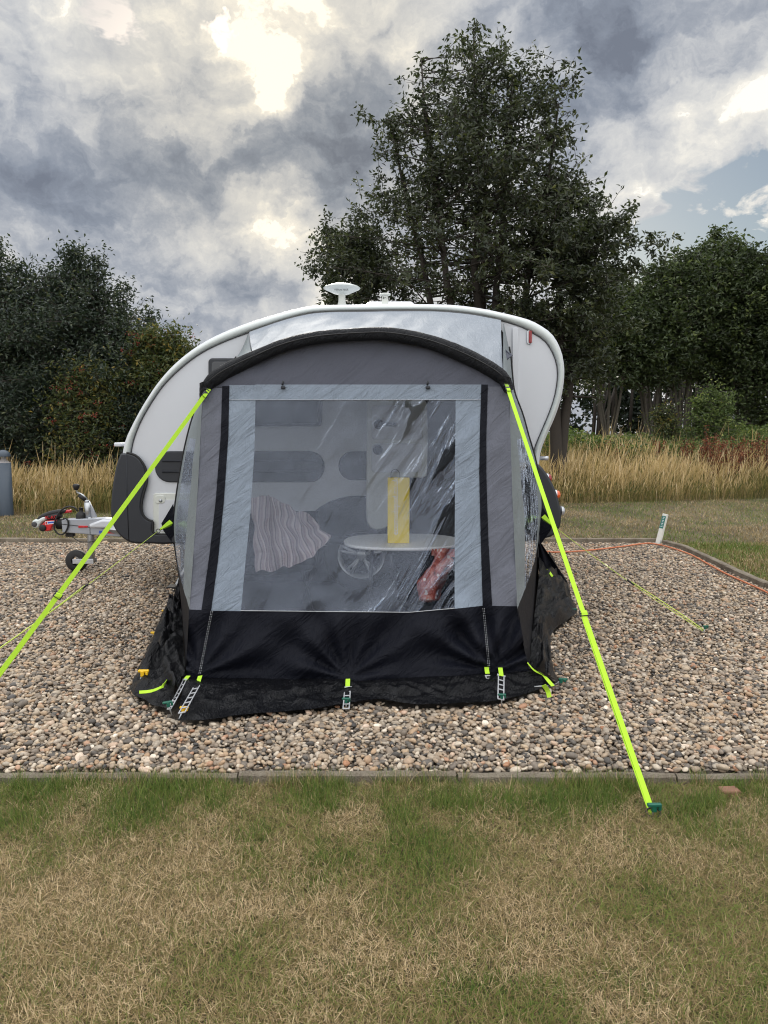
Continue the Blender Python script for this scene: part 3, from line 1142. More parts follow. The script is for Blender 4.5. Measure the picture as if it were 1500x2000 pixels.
# big tree behind the caravan
Yb = 17.0
e_big = env_px(935, Yb, [(50, 915, 935), (100, 850, 985), (140, 780, 1045), (190, 715, 1090), (260, 700, 1110), (330, 700, 1130), (400, 675, 1160),
                         (440, 620, 1190), (480, 600, 1200), (560, 640, 1180), (640, 700, 1150)])
stems = [(P(925, 50, Yb).x, Yb, P(925, 55, Yb).z), (P(820, 130, Yb).x, Yb - .6, P(0, 140, Yb).z), (P(1005, 130, Yb).x, Yb + .3, P(0, 130, Yb).z),
         (P(760, 210, Yb).x, Yb + .5, P(0, 210, Yb).z), (P(1085, 215, Yb).x, Yb - .3, P(0, 215, Yb).z), (P(960, 250, Yb).x, Yb + .9, P(0, 260, Yb).z)]
bb = P(945, 900, Yb)
bb.z = .1
tree('broadleaf_tree', 'tallest dark green tree, its many stemmed crown standing against the clouds behind the caravan', None, bb, stems, e_big,
     M['leaf_big'], M['bark'], 34000, .125, .44, z0=2.6, trunk_r=.14, nbr=44, seed=5, spread=.055, up=.55)
e_b2 = env_px(1090, 16.6, [(330, 1060, 1150), (390, 1010, 1180), (440, 1000, 1235), (470, 1000, 1262), (520, 990, 1240), (600, 990, 1230), (700, 1000, 1220), (760, 1020, 1210), (800, 1030, 1190)])
b2 = P(1087, 900, 16.6)
b2.z = .1
tree('broadleaf_tree', 'dark tree with a straight bare brown trunk beside the rear of the caravan', None, b2,
     [(P(1098, 345, 16.6).x, 16.6, P(0, 345, 16.6).z), (P(1150, 430, 16.6).x, 16.9, P(0, 430, 16.6).z)], e_b2,
     M['leaf_big'], M['bark'], 18000, .125, .44, z0=2.2, trunk_r=.155, nbr=52, seed=9, spread=.07, up=.30)
e_b3 = env_px(650, 18.5, [(455, 620, 640), (470, 585, 720), (530, 600, 800), (580, 625, 800)])
b3 = P(690, 900, 18.5)
b3.z = .1
tree('broadleaf_tree', 'low spreading tree peeping out left of the dish antenna on the caravan roof', None, b3,
     [(P(640, 458, 18.5).x, 18.5, P(0, 460, 18.5).z), (P(720, 440, 18.5).x, 18.7, P(0, 440, 18.5).z)],
     env_px(690, 18.5, [(455, 620, 740), (468, 590, 760), (520, 612, 800), (580, 628, 800), (640, 640, 800)]),
     M['leaf_big'], M['bark'], 11500, .12, .44, z0=3.2, trunk_r=.10, nbr=44, seed=12, spread=.09, up=.2)

# left hedge trees
gl_ = 'hedge trees on the left'
YL = 17.5


def bush(name, label, group, cx, Y, rows, mat, nl, seed, leaf=.10, bark=None, tops=None, z0=.5, aspect=.42, nbr=60, tr=.07, cat='tree', berries=0, spread=.13):
    b = P(cx, 900, Y)
    b.z = float(rise(b.x, Y)) - .02
    tops = tops or [(cx, rows[0][0])]
    st = [(P(tx, ty, Y).x, Y + random.uniform(-.3, .3), P(0, ty, Y).z) for tx, ty in tops]
    return tree(name, label, group, b, st, env_px(cx, Y, rows), mat, bark or M['bark'], nl, leaf, aspect, z0=z0, trunk_r=tr, nbr=nbr, seed=seed,
                spread=spread, up=.25, cat=cat, berries=berries)


bush('hedge_tree', 'rounded dark hedge tree whose top rises highest left of the caravan', gl_, 160, 17.5,
     [(495, 130, 180), (530, 70, 225), (580, 20, 290), (640, 0, 330), (720, -10, 345), (800, 0, 340), (870, 10, 330)], M['leaf_left'], 48000, 21,
     tops=[(150, 500), (190, 510), (110, 535), (240, 560), (290, 610)], nbr=48)
bush('hedge_tree', 'dark hedge tree cut off by the left edge behind the bollard light', gl_, -30, 17.0,
     [(470, -60, 10), (510, -100, 40), (560, -120, 80), (660, -140, 110), (800, -140, 120), (870, -120, 110)], M['leaf_left'], 24000, 22,
     tops=[(-10, 478), (30, 520), (60, 545)], nbr=46)
bush('rowan_tree', 'rowan with orange berries and yellowing leaves touching the curved caravan front', gl_, 300, 16.8,
     [(640, 290, 350), (675, 250, 376), (720, 220, 385), (790, 210, 350), (860, 210, 340)], M['leaf_rowan'], 20000, 23,
     tops=[(340, 650), (300, 660), (366, 685)], nbr=46, berries=80)
bush('rowan_tree', 'low rowan bush with red berries in front of the dark hedge', gl_, 165, 16.0,
     [(715, 140, 200), (760, 110, 235), (810, 95, 245), (870, 90, 245)], M['leaf_rowan'], 11000, 24, leaf=.09,
     tops=[(170, 720), (205, 740), (130, 760)], nbr=40, berries=110, tr=.04)
bush('shrub', 'dark bushy undergrowth at the foot of the hedge beside the bollard light', gl_, 50, 16.3,
     [(720, 0, 90), (780, -50, 130), (850, -60, 150), (880, -60, 150)], M['leaf_left'], 15000, 25, leaf=.09, nbr=50, tr=.04, cat='bush',
     tops=[(40, 730), (90, 760)])
bush('shrub', 'dark undergrowth between the low rowan and the caravan nose', gl_, 265, 16.4,
     [(770, 230, 300), (820, 190, 320), (870, 180, 330)], M['leaf_left'], 12000, 26, leaf=.09, nbr=50, tr=.04, cat='bush', tops=[(260, 775), (300, 790)])

# right woodland trees with pale stems
gr_ = 'woodland trees on the right'
specs = [
    ('woodland tree whose low crown fills the gap right behind the caravan tail', 1190, 24.5, [(545, 1150, 1230), (600, 1110, 1260), (700, 1100, 1270), (770, 1110, 1260)], [(1190, 550), (1160, 590), (1230, 575)], 24000, 3),
    ('woodland tree just right of the big tree, with a rounded top', 1275, 25.0, [(515, 1245, 1310), (560, 1220, 1345), (640, 1200, 1350), (720, 1210, 1345), (760, 1225, 1330)], [(1265, 530), (1300, 520), (1240, 575)], 22000, 4),
    ('woodland tree with several pale stems showing above the reddish weeds', 1335, 25.5, [(480, 1310, 1360), (520, 1285, 1400), (620, 1260, 1410), (700, 1270, 1400), (735, 1280, 1380)], [(1325, 490), (1350, 495), (1300, 530), (1375, 540)], 22000, 5),
    ('woodland tree with sparse topmost sprigs rising highest on the right', 1400, 26.0, [(448, 1385, 1415), (475, 1365, 1440), (530, 1340, 1470), (640, 1330, 1480), (740, 1340, 1470)], [(1400, 450), (1375, 480), (1440, 480), (1420, 500)], 22000, 6),
    ('dense woodland tree above the bright green shrub', 1455, 25.0, [(480, 1430, 1475), (530, 1400, 1510), (640, 1390, 1530), (780, 1395, 1530), (820, 1410, 1520)], [(1455, 490), (1480, 500), (1425, 520)], 22000, 7),
    ('dense woodland tree at the right edge of the wood', 1530, 24.5, [(475, 1500, 1560), (520, 1470, 1590), (640, 1450, 1600), (800, 1450, 1600), (830, 1455, 1600)], [(1510, 482), (1540, 490)], 20000, 8),
]
for lb, cx, Y, rows, tops, nl, sd in specs:
    nl = int(nl * .8)
    tops = tops + [(tops[0][0] + dx, tops[0][1] + 45) for dx in (-38, 30)]
    bush('woodland_tree', lb, gr_, cx, Y, rows, M['leaf_right'], nl, 40 + sd, leaf=.15, aspect=.5, bark=M['bark_pale'], tops=tops, z0=3.0 if cx < 1440 else 1.6, nbr=40, tr=.065, spread=.12)
# far wood behind, one mass with ragged lower edge
def far_wood(seed=71):
    r = np.random.default_rng(seed)
    cl = []
    for k in range(420):
        x = r.uniform(2.0, 22)
        y = r.uniform(31, 36)
        pxx = 750 + x / y * F
        top = 7.2 if pxx > 1240 else 5.5
        low = 2.0 if 1140 < pxx < 1215 else .9
        cl.append((x, y, r.uniform(low, top), r.uniform(.5, .9)))
    for k in range(300):
        y = r.uniform(21, 24)
        x = -y * r.uniform(.31, .62)
        cl.append((x, y, r.uniform(.6, 3.4), r.uniform(.4, .7)))
    for k in range(420):    # the wood runs on to both sides beyond the frame
        a = r.uniform(.56, 1.5) * (1 if k % 2 else -1)
        y = r.uniform(20, 34)
        cl.append((a * y, y, r.uniform(.6, 6.0), r.uniform(.6, 1.1)))
    cl = np.array(cl)
    n = 80000
    k = r.integers(0, len(cl), n)
    d = r.normal(size=(n, 3))
    d /= np.linalg.norm(d, axis=1)[:, None]
    cen = cl[k][:, :3] + d * (cl[k][:, 3] * r.uniform(.2, 1, n) ** .5)[:, None]
    V, Fc, at = leaf_cloud(cen, .08, .24, .6, r.uniform(.1, .6, len(cl))[k], seed)
    return V, Fc, at


v, f, c = far_wood()
tag(np_mesh('distant_wood', v, f, 3, M['leaf_left'], {'rnd': c}), 'dark far-off wood seen between the stems', 'wood', kind='stuff')
# far stems of that wood: one mass too
mb = MB()
for k in range(60):
    x = random.uniform(8, 20)
    y = random.uniform(28, 31)
    h = random.uniform(3.5, 6)
    mb.tube([(x, y, .3), (x + random.uniform(-.2, .2), y, h * .5), (x + random.uniform(-.5, .5), y, h)], [.09, .07, .03], 5)
tag(mb.build('distant_stems', M['bark']), 'thin dark stems crowding inside the far wood', 'wood', kind='stuff')

# shrubs and weeds on the bank
bush('shrub', 'bright green leafy shrub standing in front of the wood on the right', None, 1390, 20.5,
     [(755, 1382, 1400), (785, 1350, 1420), (815, 1325, 1440), (845, 1320, 1445)], M['leaf_bright'], 9000, 61, leaf=.09, nbr=46, tr=.03, cat='bush',
     tops=[(1392, 757), (1365, 785), (1415, 790)], bark=M['bark_pale'], spread=.08)
bush('shrub', 'small yellowish green shrub left of the bright shrub', None, 1300, 20.8,
     [(795, 1288, 1305), (815, 1275, 1325), (845, 1270, 1330)], M['leaf_rowan'], 2600, 62, leaf=.09, nbr=26, tr=.02, cat='bush', tops=[(1290, 797), (1315, 815)], spread=.07)


def weeds(seed=81):
    r = np.random.default_rng(seed)
    n = 24000
    x = r.uniform(3.8, 12.5, n)
    y = r.uniform(18.6, 22.5, n)
    top = .70 + .45 * vnoise(x, y, .9, 3) + np.where(x > 8.0, .12, 0)
    z = rise(x, y) + r.uniform(.1, 1, n) ** .7 * top
    cen = np.stack([x, y, z], 1)
    return leaf_cloud(cen, .04, .11, .45, r.uniform(.1, .8, n), seed)


v, f, c = weeds()
tag(np_mesh('bank_weeds', v, f, 3, M['leaf_bright'], {'rnd': c}), 'green nettles along the bank', 'weeds', kind='stuff')

dock_px = [(1368, 905, 20.0, 1.0), (1382, 890, 20.4, 1.15), (1396, 900, 19.8, 1.0), (1420, 895, 20.2, .95), (1432, 900, 19.8, 1.05), (1445, 905, 19.9, .9),
           (1470, 900, 19.8, 1.0), (1485, 898, 20.1, 1.1), (1498, 905, 19.7, 1.0), (1395, 930, 18.3, .85), (1432, 935, 18.2, .8), (1205, 885, 21.0, .85),
           (1180, 880, 21.2, .8), (1340, 890, 20.6, .9), (1290, 890, 20.9, .85)]
dock_lab = ['leftmost of the rusty dock spikes before the bright shrub', 'tall rusty dock spike under the bright shrub', 'rusty dock spike just right of the tall one', 'rusty dock spike midway to the right edge',
            'broad rusty dock spike right of the bright shrub', 'short rusty dock spike right of the broad one', 'rusty dock spike near the right edge, left of the tallest pair', 'taller rusty dock spike by the right edge',
            'rusty dock spike cut by the right edge', 'bright red dock spike standing forward in the dry grass', 'dark red dock spike standing forward to the right', 'faded dock spike near the white marker post column',
            'faded dock spike close behind the caravan tail', 'rusty dock spike left of the bright shrub', 'rusty dock spike below the small yellowish shrub']
for k, ((px, py, Y, h), lb) in enumerate(zip(dock_px, dock_lab)):
    Y = Y - 2.2 if Y > 19 else Y - 1.2
    h = h * 1.12
    r = np.random.default_rng(200 + k)
    b = PZ(px, Y, float(rise(0, Y)))
    root = thing('dock_plant', lb, 'weed', tuple(b), 'rusty dock plants on the bank')
    mb = MB()
    ends = []
    for q in range(5):
        e = b + Vector((random.uniform(-.22, .22), random.uniform(-.15, .15), h * random.uniform(.75, 1.05)))
        mb.tube([b + Vector((random.uniform(-.05, .05), 0, 0)), b.lerp(e, .6), e], [.008, .006, .003], 4)
        ends.append(e)
    mb.build('stem', M['dock_stem'] if 'dock_stem' in M else M['bark'], root)
    cen = np.array([(b.lerp(e, u))[:] for e in ends for u in np.linspace(.45, 1.0, 70)])
    V, Fc, at = leaf_cloud(cen, .035, .05, .7, r.uniform(.2, .9, len(cen)), 300 + k)
    tag(np_mesh('seed_head', V, Fc, 3, M['dock'], {'rnd': at}, parent=root), kind='stuff')

# ================================================================== caravan
YC0, YC1 = 6.42, 8.42          # near and far side walls
YCM = (YC0 + YC1) / 2
outer_px = [(236.7, 890), (243, 860), (260, 823), (280, 787), (306.7, 747), (336.7, 713), (376.7, 680), (420, 655), (476.7, 631.7), (530, 615), (573, 603),
            (613, 596), (720, 593), (800, 592.7), (880, 594), (933, 600), (983, 610), (1033, 623), (1056, 634), (1080, 652), (1096.8, 682), (1103.5, 715), (1103, 744),
            (1096.8, 780), (1084.8, 816), (1070, 849.6), (1058, 880.7), (1053.6, 912)]
inner_px = [(253, 890), (258, 862), (272, 825), (292, 789), (316, 754), (345, 724), (384, 693), (425, 671), (478, 650), (531, 632), (577, 618),
            (618, 610), (720, 607), (800, 606), (872, 608), (928, 614), (978, 624), (1022, 638), (1044, 650), (1066, 665), (1082, 690), (1090, 717), (1090, 743),
            (1084, 777), (1072, 812), (1058, 845), (1046, 876), (1040, 912)]
NP = 90
outer = spline([P(x, y, YC0) for x, y in outer_px], NP)
inner = spline([P(x, y, YC0) for x, y in inner_px], NP)
car = thing('caravan', 'white teardrop caravan with dark grey lower corners, parked on the gravel behind the awning', 'caravan', (P(660, 1160, YC0).x, YCM, 0))
n_in = [(o - i).normalized() for o, i in zip(outer, inner)]

# skin wrapped over front, roof and rear
mb = MB()
prof = []
for k in range(NP):
    o, nn = outer[k], n_in[k]
    row = [o - nn * .020 + Vector((0, -.0, 0)), o - nn * .006 + Vector((0, .010, 0)), o + Vector((0, .035, 0)), o + Vector((0, YC1 - YC0 - .035, 0)),
           o - nn * .006 + Vector((0, YC1 - YC0 - .01, 0)), o - nn * .02 + Vector((0, YC1 - YC0, 0))]
    prof.append(row)
vs = [p for r_ in prof for p in r_]
mb.add(vs, [(i * 6 + c, (i + 1) * 6 + c, (i + 1) * 6 + c + 1, i * 6 + c + 1) for i in range(NP - 1) for c in range(5)], True)
mb.build('body_shell', M['white'], car)
# raised edge moulding
mb = MB()
rows = []
for k in range(NP):
    o, i_ = outer[k] - n_in[k] * .018, inner[k]
    rows.append([o + Vector((0, .004, 0)), o.lerp(i_, .15) + Vector((0, -.014, 0)), o.lerp(i_, .5) + Vector((0, -.022, 0)), o.lerp(i_, .8) + Vector((0, -.016, 0)), i_ + Vector((0, -.002, 0)), i_ + Vector((0, .012, 0))])
vs = [p for r_ in rows for p in r_]
mb.add(vs, [(i * 6 + c, i * 6 + c + 1, (i + 1) * 6 + c + 1, (i + 1) * 6 + c) for i in range(NP - 1) for c in range(5)], True)
mb.build('edge_trim', M['trim'], car)
mb = MB()
mb.tube([i_ - nn * .008 + Vector((0, .006, 0)) for i_, nn in zip(inner, n_in)], .0038, 6)
mb.build('rubber_seal', M['gutter'], car)
# side wall near and far
for yy, nm in ((.012, 'side_wall'), (YC1 - YC0 - .004, 'side_wall')):
    mb = MB()
    poly = [p + Vector((0, yy, 0)) for p in inner] + [P(1036, 1000, YC0) + Vector((0, yy, 0)), P(1036, 1056, YC0) + Vector((0, yy, 0)), P(262, 1056, YC0) + Vector((0, yy, 0)), P(252, 960, YC0) + Vector((0, yy, 0))]
    c0 = P(680, 830, YC0) + Vector((0, yy, 0))
    n = len(poly)
    mb.add(poly + [c0], [(i, (i + 1) % n, n) for i in range(n)])
    mb.build(nm, M['white'], car)
mb = MB()
mb.box(((P(262, 0, YC0).x + P(1040, 0, YC0).x) / 2, YCM, P(0, 1052, YC0).z), (P(1040, 0, YC0).x - P(262, 0, YC0).x, YC1 - YC0 - .06, .03))
mb.build('floor_pan', M['gutter'], car)


def px_poly(pts, Y):
    return [P(x, y, Y) for x, y in pts]


def smooth_poly(pts, Y, n):
    p = [P(x, y, Y) for x, y in pts]
    return spline(p + [p[0]], n)[:-1]


def panel(name, poly, depth, mat, parent, bevel=.012, base=0.0):
    """raised moulded panel facing -Y, rounded edge; poly at its back plane"""
    mb = MB()
    n = len(poly)
    cen = sum(poly, Vector()) / n
    nrm = []
    for i in range(n):
        t = poly[(i + 1) % n] - poly[i - 1]
        q = Vector((t.z, 0, -t.x)).normalized()
        nrm.append(q)
    # orientation test
    area = sum(poly[i].x * poly[(i + 1) % n].z - poly[(i + 1) % n].x * poly[i].z for i in range(n))
    sgn = 1 if area > 0 else -1
    r0 = [p + Vector((0, -base, 0)) for p in poly]
    r1 = [p + Vector((0, -base - depth + bevel, 0)) for p in poly]
    r2 = [p - q * sgn * bevel * .3 + Vector((0, -base - depth + bevel * .3, 0)) for p, q in zip(poly, nrm)]
    r3 = [p - q * sgn * bevel + Vector((0, -base - depth, 0)) for p, q in zip(poly, nrm)]
    vs = r0 + r1 + r2 + r3
    fs = []
    for k in range(3):
        for i in range(n):
            j = (i + 1) % n
            fs.append((k * n + i, k * n + j, (k + 1) * n + j, (k + 1) * n + i))
    mb.add(vs, fs, True)
    mb.add(r3, [tuple(range(n))])
    return mb.build(name, mat, parent)


# dark front corner, wraps round the nose
fs_px = [(237, 886), (249, 884), (266, 889), (280, 903), (288, 923), (288, 943), (281, 968), (278, 992), (283, 1008), (294, 1016), (300, 1018), (302, 1040), (336, 1043), (340, 1060), (290, 1061),
         (260, 1060), (243.6, 1052), (229.6, 1038), (221, 1021), (218, 999), (220, 960), (225, 926), (230, 904)]
poly = smooth_poly(fs_px, YC0, 70)
sk = panel('front_corner', poly, .03, M['plastic_dark'], car, .018)
mb = MB()
left_edge = [P(x, y, YC0) for x, y in ((239, 884), (230, 904), (225, 926), (220, 960), (218, 999), (221, 1021), (229.6, 1038), (243.6, 1052), (262, 1060))]
le = spline(left_edge, 30)
mb.add([p + Vector((0, dy, 0)) for p in le for dy in (-.012, YC1 - YC0 + .012)], [(2 * i, 2 * i + 1, 2 * i + 3, 2 * i + 2) for i in range(29)], True)
mb.tube([P(249, 887, YC0) + Vector((0, -.031, 0)), P(250, 960, YC0) + Vector((0, -.031, 0)), P(254, 1058, YC0) + Vector((0, -.031, 0))], .0035, 4)
mb.build('front_bumper', M['plastic_dark'], car)
# black lip round the corner moulding
lip = spline([P(x, y, YC0) + Vector((0, -.022, 0)) for x, y in fs_px[1:13]], 50)
mb = MB()
mb.tube(lip, .010, 6)
mb.build('moulding_lip', M['black'], car)
# sill
mb = MB()
x0, x1 = P(300, 0, YC0).x, P(1045, 0, YC0).x
zt, zb = P(0, 1043, YC0).z, P(0, 1060, YC0).z
mb.box(((x0 + x1) / 2, YC0 - .012, (zt + zb) / 2), (x1 - x0, .05, zt - zb), bev=.012)
mb.build('sill', M['plastic_dark'], car)
mb = MB()
mb.box(((x0 + x1) / 2, YC1 + .012, (zt + zb) / 2), (x1 - x0, .05, zt - zb), bev=.012)
mb.build('sill', M['plastic_dark'], car)
mb = MB()
zb2 = P(0, 1063, YC0).z
mb.box(((x0 + x1) / 2 - .05, YC0 + .02, zb2 - .006), (x1 - x0 - .1, .03, .014))
mb.build('chassis_rail', M['alum'], car)
# dark rear corner
rs_px = [(1045, 905), (1053, 908), (1062, 918), (1075, 938), (1085, 960), (1092, 985), (1095, 1008), (1092, 1030), (1080, 1045), (1060, 1052), (1030, 1056), (990, 1056), (985, 1030), (985, 960), (1000, 925), (1020, 908)]
poly = smooth_poly(rs_px, YC0, 60)
panel('rear_corner', poly, .03, M['plastic_dark'], car, .02)
mb = MB()
re_ = spline([P(x, y, YC0) for x, y in ((1052, 908), (1062, 918), (1075, 938), (1085, 960), (1092, 985), (1095, 1008), (1092, 1030), (1080, 1045), (1060, 1052))], 30)
mb.add([p + Vector((0, dy, 0)) for p in re_ for dy in (-.012, YC1 - YC0 + .012)], [(2 * i + 1, 2 * i, 2 * i + 2, 2 * i + 3) for i in range(29)], True)
mb.build('rear_bumper', M['plastic_dark'], car)


def rrect(x0, y0, x1, y1, r, Y, n=6):
    out = []
    for cx, cy, a0 in ((x1 - r, y0 + r, -90), (x1 - r, y1 - r, 0), (x0 + r, y1 - r, 90), (x0 + r, y0 + r, 180)):
        for k in range(n + 1):
            a = R(a0 + 90 * k / n)
            out.append(P(cx + r * math.cos(a), cy + r * math.sin(a), Y))
    return out


# long vent grille with ribs
Yw = YC0 + .012
v1 = panel('vent_cover', rrect(303, 881, 634, 942, 29, Yw), .014, M['plastic_dark'], car, .01)
mb = MB()
for yy in (900, 921):
    a, b = P(318, yy, Yw), P(618, yy, Yw)
    mb.tube([a + Vector((0, -.016, 0)), b + Vector((0, -.016, 0))], .010, 6)
mb.build('rib', M['plastic_dark'], v1)
panel('vent_cover', rrect(661, 881, 760, 938, 28, Yw), .014, M['plastic_dark'], car, .01)
wf = panel('window', rrect(408, 700, 629, 833, 8, Yw), .03, M['plastic_dark'], car, .012)
panel('pane', rrect(415, 707, 622, 827, 6, Yw), .01, M['window_dark'], wf, .004, base=.03)
# locker door with cream frame
fr = rrect(300, 963, 480, 1047, 5, Yw)
lk = panel('locker_door', fr, .014, M['cream'], car, .006)
panel('locker_panel', rrect(311, 976, 470, 1037, 6, Yw), .004, M['white'], lk, .002, base=.014)
panel('lock_plate', rrect(304, 967, 324, 983, 6, Yw), .007, M['cream'], lk, .004, base=.014)
mb = MB()
cl_ = P(315, 977.5, Yw) + Vector((0, -.021, 0))
mb.lathe([(.014, 0), (.014, .006), (.0, .007)], cl_, 14, Matrix.Rotation(PI / 2, 3, 'X'))
mb.build('lock', M['metal'], lk)
# marker lamp
mp = panel('marker_lamp', rrect(1028, 645, 1038, 673, 5, Yw), .012, M['alum'], car, .004)
panel('lens', rrect(1032, 646, 1038, 671, 3, Yw), .018, M['redlens'], mp, .006, base=.008)
# entrance: black panel painted as the unlit opening and the door folded back against the wall
panel('doorway_shade_panel', rrect(800, 640, 985, 1046, 18, Yw), .006, M['black'], car, .003)
df_ = panel('doorway_trim', rrect(1000, 640, 1012, 1046, 4, Yw), .02, M['white'], car, .004)
Yd = YC0 - .16
door_px = [(716, 784), (728, 780), (825, 780), (833, 788), (833, 926), (826, 932), (772, 934), (766, 942), (764, 1015), (752, 1030), (736, 1034), (722, 1028), (716, 1012), (716, 900)]
dr = panel('door', smooth_poly([(x, y) for x, y in door_px], Yd, 90), .05, M['doorbeige'] if 'doorbeige' in M else M['cream'], car, .012)
panel('door_panel', rrect(726, 792, 823, 858, 6, Yd), .006, M['white'], dr, .004, base=.05)
panel('door_panel', rrect(726, 866, 823, 922, 6, Yd), .006, M['white'], dr, .004, base=.05)
for (kx, ky) in ((740, 829), (738, 878)):
    mb = MB()
    c0 = P(kx, ky, Yd) + Vector((0, -.056, 0))
    mb.lathe([(.042, 0), (.042, .012), (.034, .018), (0, .018)], c0, 20, Matrix.Rotation(PI / 2, 3, 'X'))
    if ky < 850:
        mb.box(c0 + Vector((.085, -.012, 0)), (.12, .016, .032), bev=.005)
    mb.build('door_latch', M['plastic_dark'], dr)
# wheel arch and wheel
wc = P(706, 1079, YC0 + .04)
wc.z = .335
arch = []
for k in range(41):
    a = PI * k / 40
    arch.append(P(700 - 108 * math.cos(a), 1063 - 95 * math.sin(a) ** .8, Yw))
poly = arch + [P(808, 1064, Yw), P(592, 1064, Yw)]
panel('wheel_arch', poly, .035, M['plastic_dark'], car, .015)
for yy in (YC0 - .02, YC1 - .16):
    mb = MB()
    RX = Matrix.Rotation(-PI / 2, 3, 'X')
    c0 = Vector((wc.x, yy, wc.z))
    mb.lathe([(.20, .0), (.27, -.002), (.315, .02), (.332, .06), (.332, .13), (.315, .17), (.2, .18)], c0, 40, RX)
    wheel = mb.build('wheel', M['black'], car)
    mb = MB()
    mb.lathe([(.205, -.004), (.19, .004), (.178, .03), (.175, .08)], c0, 40, RX)
    mb.lathe([(0, .0), (.035, .0), (.045, .012), (.05, .04)], c0 + Vector((0, .0, 0)), 20, RX)
    for k in range(5):
        a = 2 * PI * k / 5 + .3
        for da in (-.13, .13):
            mb.tube([c0 + Vector((math.cos(a) * .04, .015, math.sin(a) * .04)), c0 + Vector((math.cos(a + da) * .185, .012, math.sin(a + da) * .185))], [.016, .013], 6)
    mb.build('rim', M['alum'], wheel)
# tail lamps and rear bits
for (px, py, r_, mt) in ((1068, 936, .038, 'redlens'), (1085, 968, .036, 'orangelens'), (1094, 1000, .038, 'alum')):
    mb = MB()
    c0 = P(px, py, YC0) + Vector((.0, .10, 0))
    mb.lathe([(r_ * 1.25, -.04), (r_ * 1.2, .03)], c0, 20, Matrix.Rotation(PI / 2, 3, 'Y'))
    hs = mb.build('lamp_housing', M['alum'] if mt != 'alum' else M['plastic_dark'], car)
    mb = MB()
    mb.lathe([(r_ * 1.1, .03), (r_, .05), (r_ * .6, .062), (0, .066)], c0, 20, Matrix.Rotation(PI / 2, 3, 'Y'))
    mb.build('lens', M[mt], hs)
mb = MB()
a = P(1054, 895, YC0 + .15)
mb.tube([a, a + Vector((.05, 0, 0)), a + Vector((.075, .0, 0))], [.018, .018, .02], 12)
mb.build('grab_handle', M['alum'], car)
mb = MB()
mb.box(P(236, 868, YC0 + .2) + Vector((-.005, 0, 0)), (.06, .16, .035), bev=.008)
mb.build('front_handle', M['white'], car)

# roof fittings: hatch, flue, seen over the roof edge
def roof_z(x):
    zs = [(p.x, p.z) for p in outer]
    zs.sort()
    return float(np.interp(x, [q[0] for q in zs], [q[1] for q in zs]))


mb = MB()
hx0, hx1 = P(712, 590, 7.5).x, P(812, 590, 7.5).x
hz = P(0, 586.5, 7.1).z
mb.grid(lambda u, v: Vector((hx0 + (hx1 - hx0) * u, 7.1 + .75 * v, hz - .05 + .05 * min(1, 6 * min(u, 1 - u) ** .8) * min(1, 6 * min(v, 1 - v) ** .8 + .2))), 24, 12)
mb.build('roof_hatch', M['white'], car)
mb = MB()
c0 = P(752, 593, 6.62)
c0.z -= .04
mb.lathe([(.030, -.03), (.029, .075), (.0, .075)], c0, 20)
for k in range(10):
    a = 2 * PI * k / 10
    mb.box(c0 + Vector((math.cos(a) * .024, math.sin(a) * .024, .092)), (.006, .006, .036))
mb.lathe([(.0, .108), (.040, .108), (.052, .114), (.045, .124), (0, .128)], c0, 20)
mb.build('flue', M['cream'], car)
ant = thing('dish_antenna', 'round white dome antenna on a short mast on the caravan roof', 'antenna', tuple(P(668, 594, 6.75)))
c0 = P(668, 594, 6.75)
mb = MB()
mb.lathe([(.040, -.05), (.038, .0), (.032, .02), (.030, .075), (.034, .082)], c0, 24)
mb.build('mast', M['cream'], ant)
mb = MB()
mb.lathe([(0, .078), (.036, .08), (.075, .092), (.125, .115), (.158, .130), (.164, .138), (.150, .148), (.10, .166), (.05, .175), (0, .178)], c0, 48)
mb.build('dome', M['trim'], ant)


def text_mesh(name, body, size, loc, rot, mat, parent, ext=.001, squeeze=1.0, spacing=1.0):
    cu = bpy.data.curves.new(name, 'FONT')
    cu.body = body
    cu.size = size
    cu.extrude = ext
    cu.align_x = 'CENTER'
    cu.align_y = 'CENTER'
    cu.space_character = spacing
    tmp = bpy.data.objects.new('tmp_text', cu)
    C.objects.link(tmp)
    bpy.context.view_layer.update()
    me = bpy.data.meshes.new_from_object(tmp)
    bpy.data.objects.remove(tmp)
    bpy.data.curves.remove(cu)
    m4 = Matrix.Translation(loc) @ rot.to_4x4() @ Matrix.Diagonal((squeeze, 1, 1, 1))
    me.transform(m4)
    me.materials.clear()
    me.materials.append(mat)
    ob = bpy.data.objects.new(name, me)
    C.objects.link(ob)
    ob.parent = parent
    ob.matrix_parent_inverse = world_of(parent).inverted()
    return ob


FACE = Matrix.Rotation(PI / 2, 3, 'X')       # text facing -Y
text_mesh('lettering', 'VISION PLUS', .022, c0 + Vector((0, -.107, .104)), Matrix.Rotation(R(118), 3, 'X'), M['gutter'], ant, .0008, 1.0)

# corner steady
mb = MB()
mb.tube([P(372, 1094, 6.62), PZ(346, 6.62, .03)], [.022, .02], 4, smooth=False)
cs_ = mb.build('corner_steady', M['metal'], car)
mb = MB()
mb.box(PZ(345, 6.62, .012), (.16, .12, .02), bev=.005)
mb.build('foot_pad', M['black'], cs_)

# ---------------- drawbar, hitch, jockey wheel (on the centre line of the van)
YH = YCM
hp = lambda x, y: P(x, y, YH)
H = lambda cx, cy: P(50 + cx / 7.5, 930 + cy / 7.5, YH)      # zoomed crop coordinates


def slab(name, pts, half, mat, parent, bev=.008):
    poly = [H(*q) + Vector((0, half, 0)) for q in pts]
    return panel(name, poly, half * 2, mat, parent, bev)


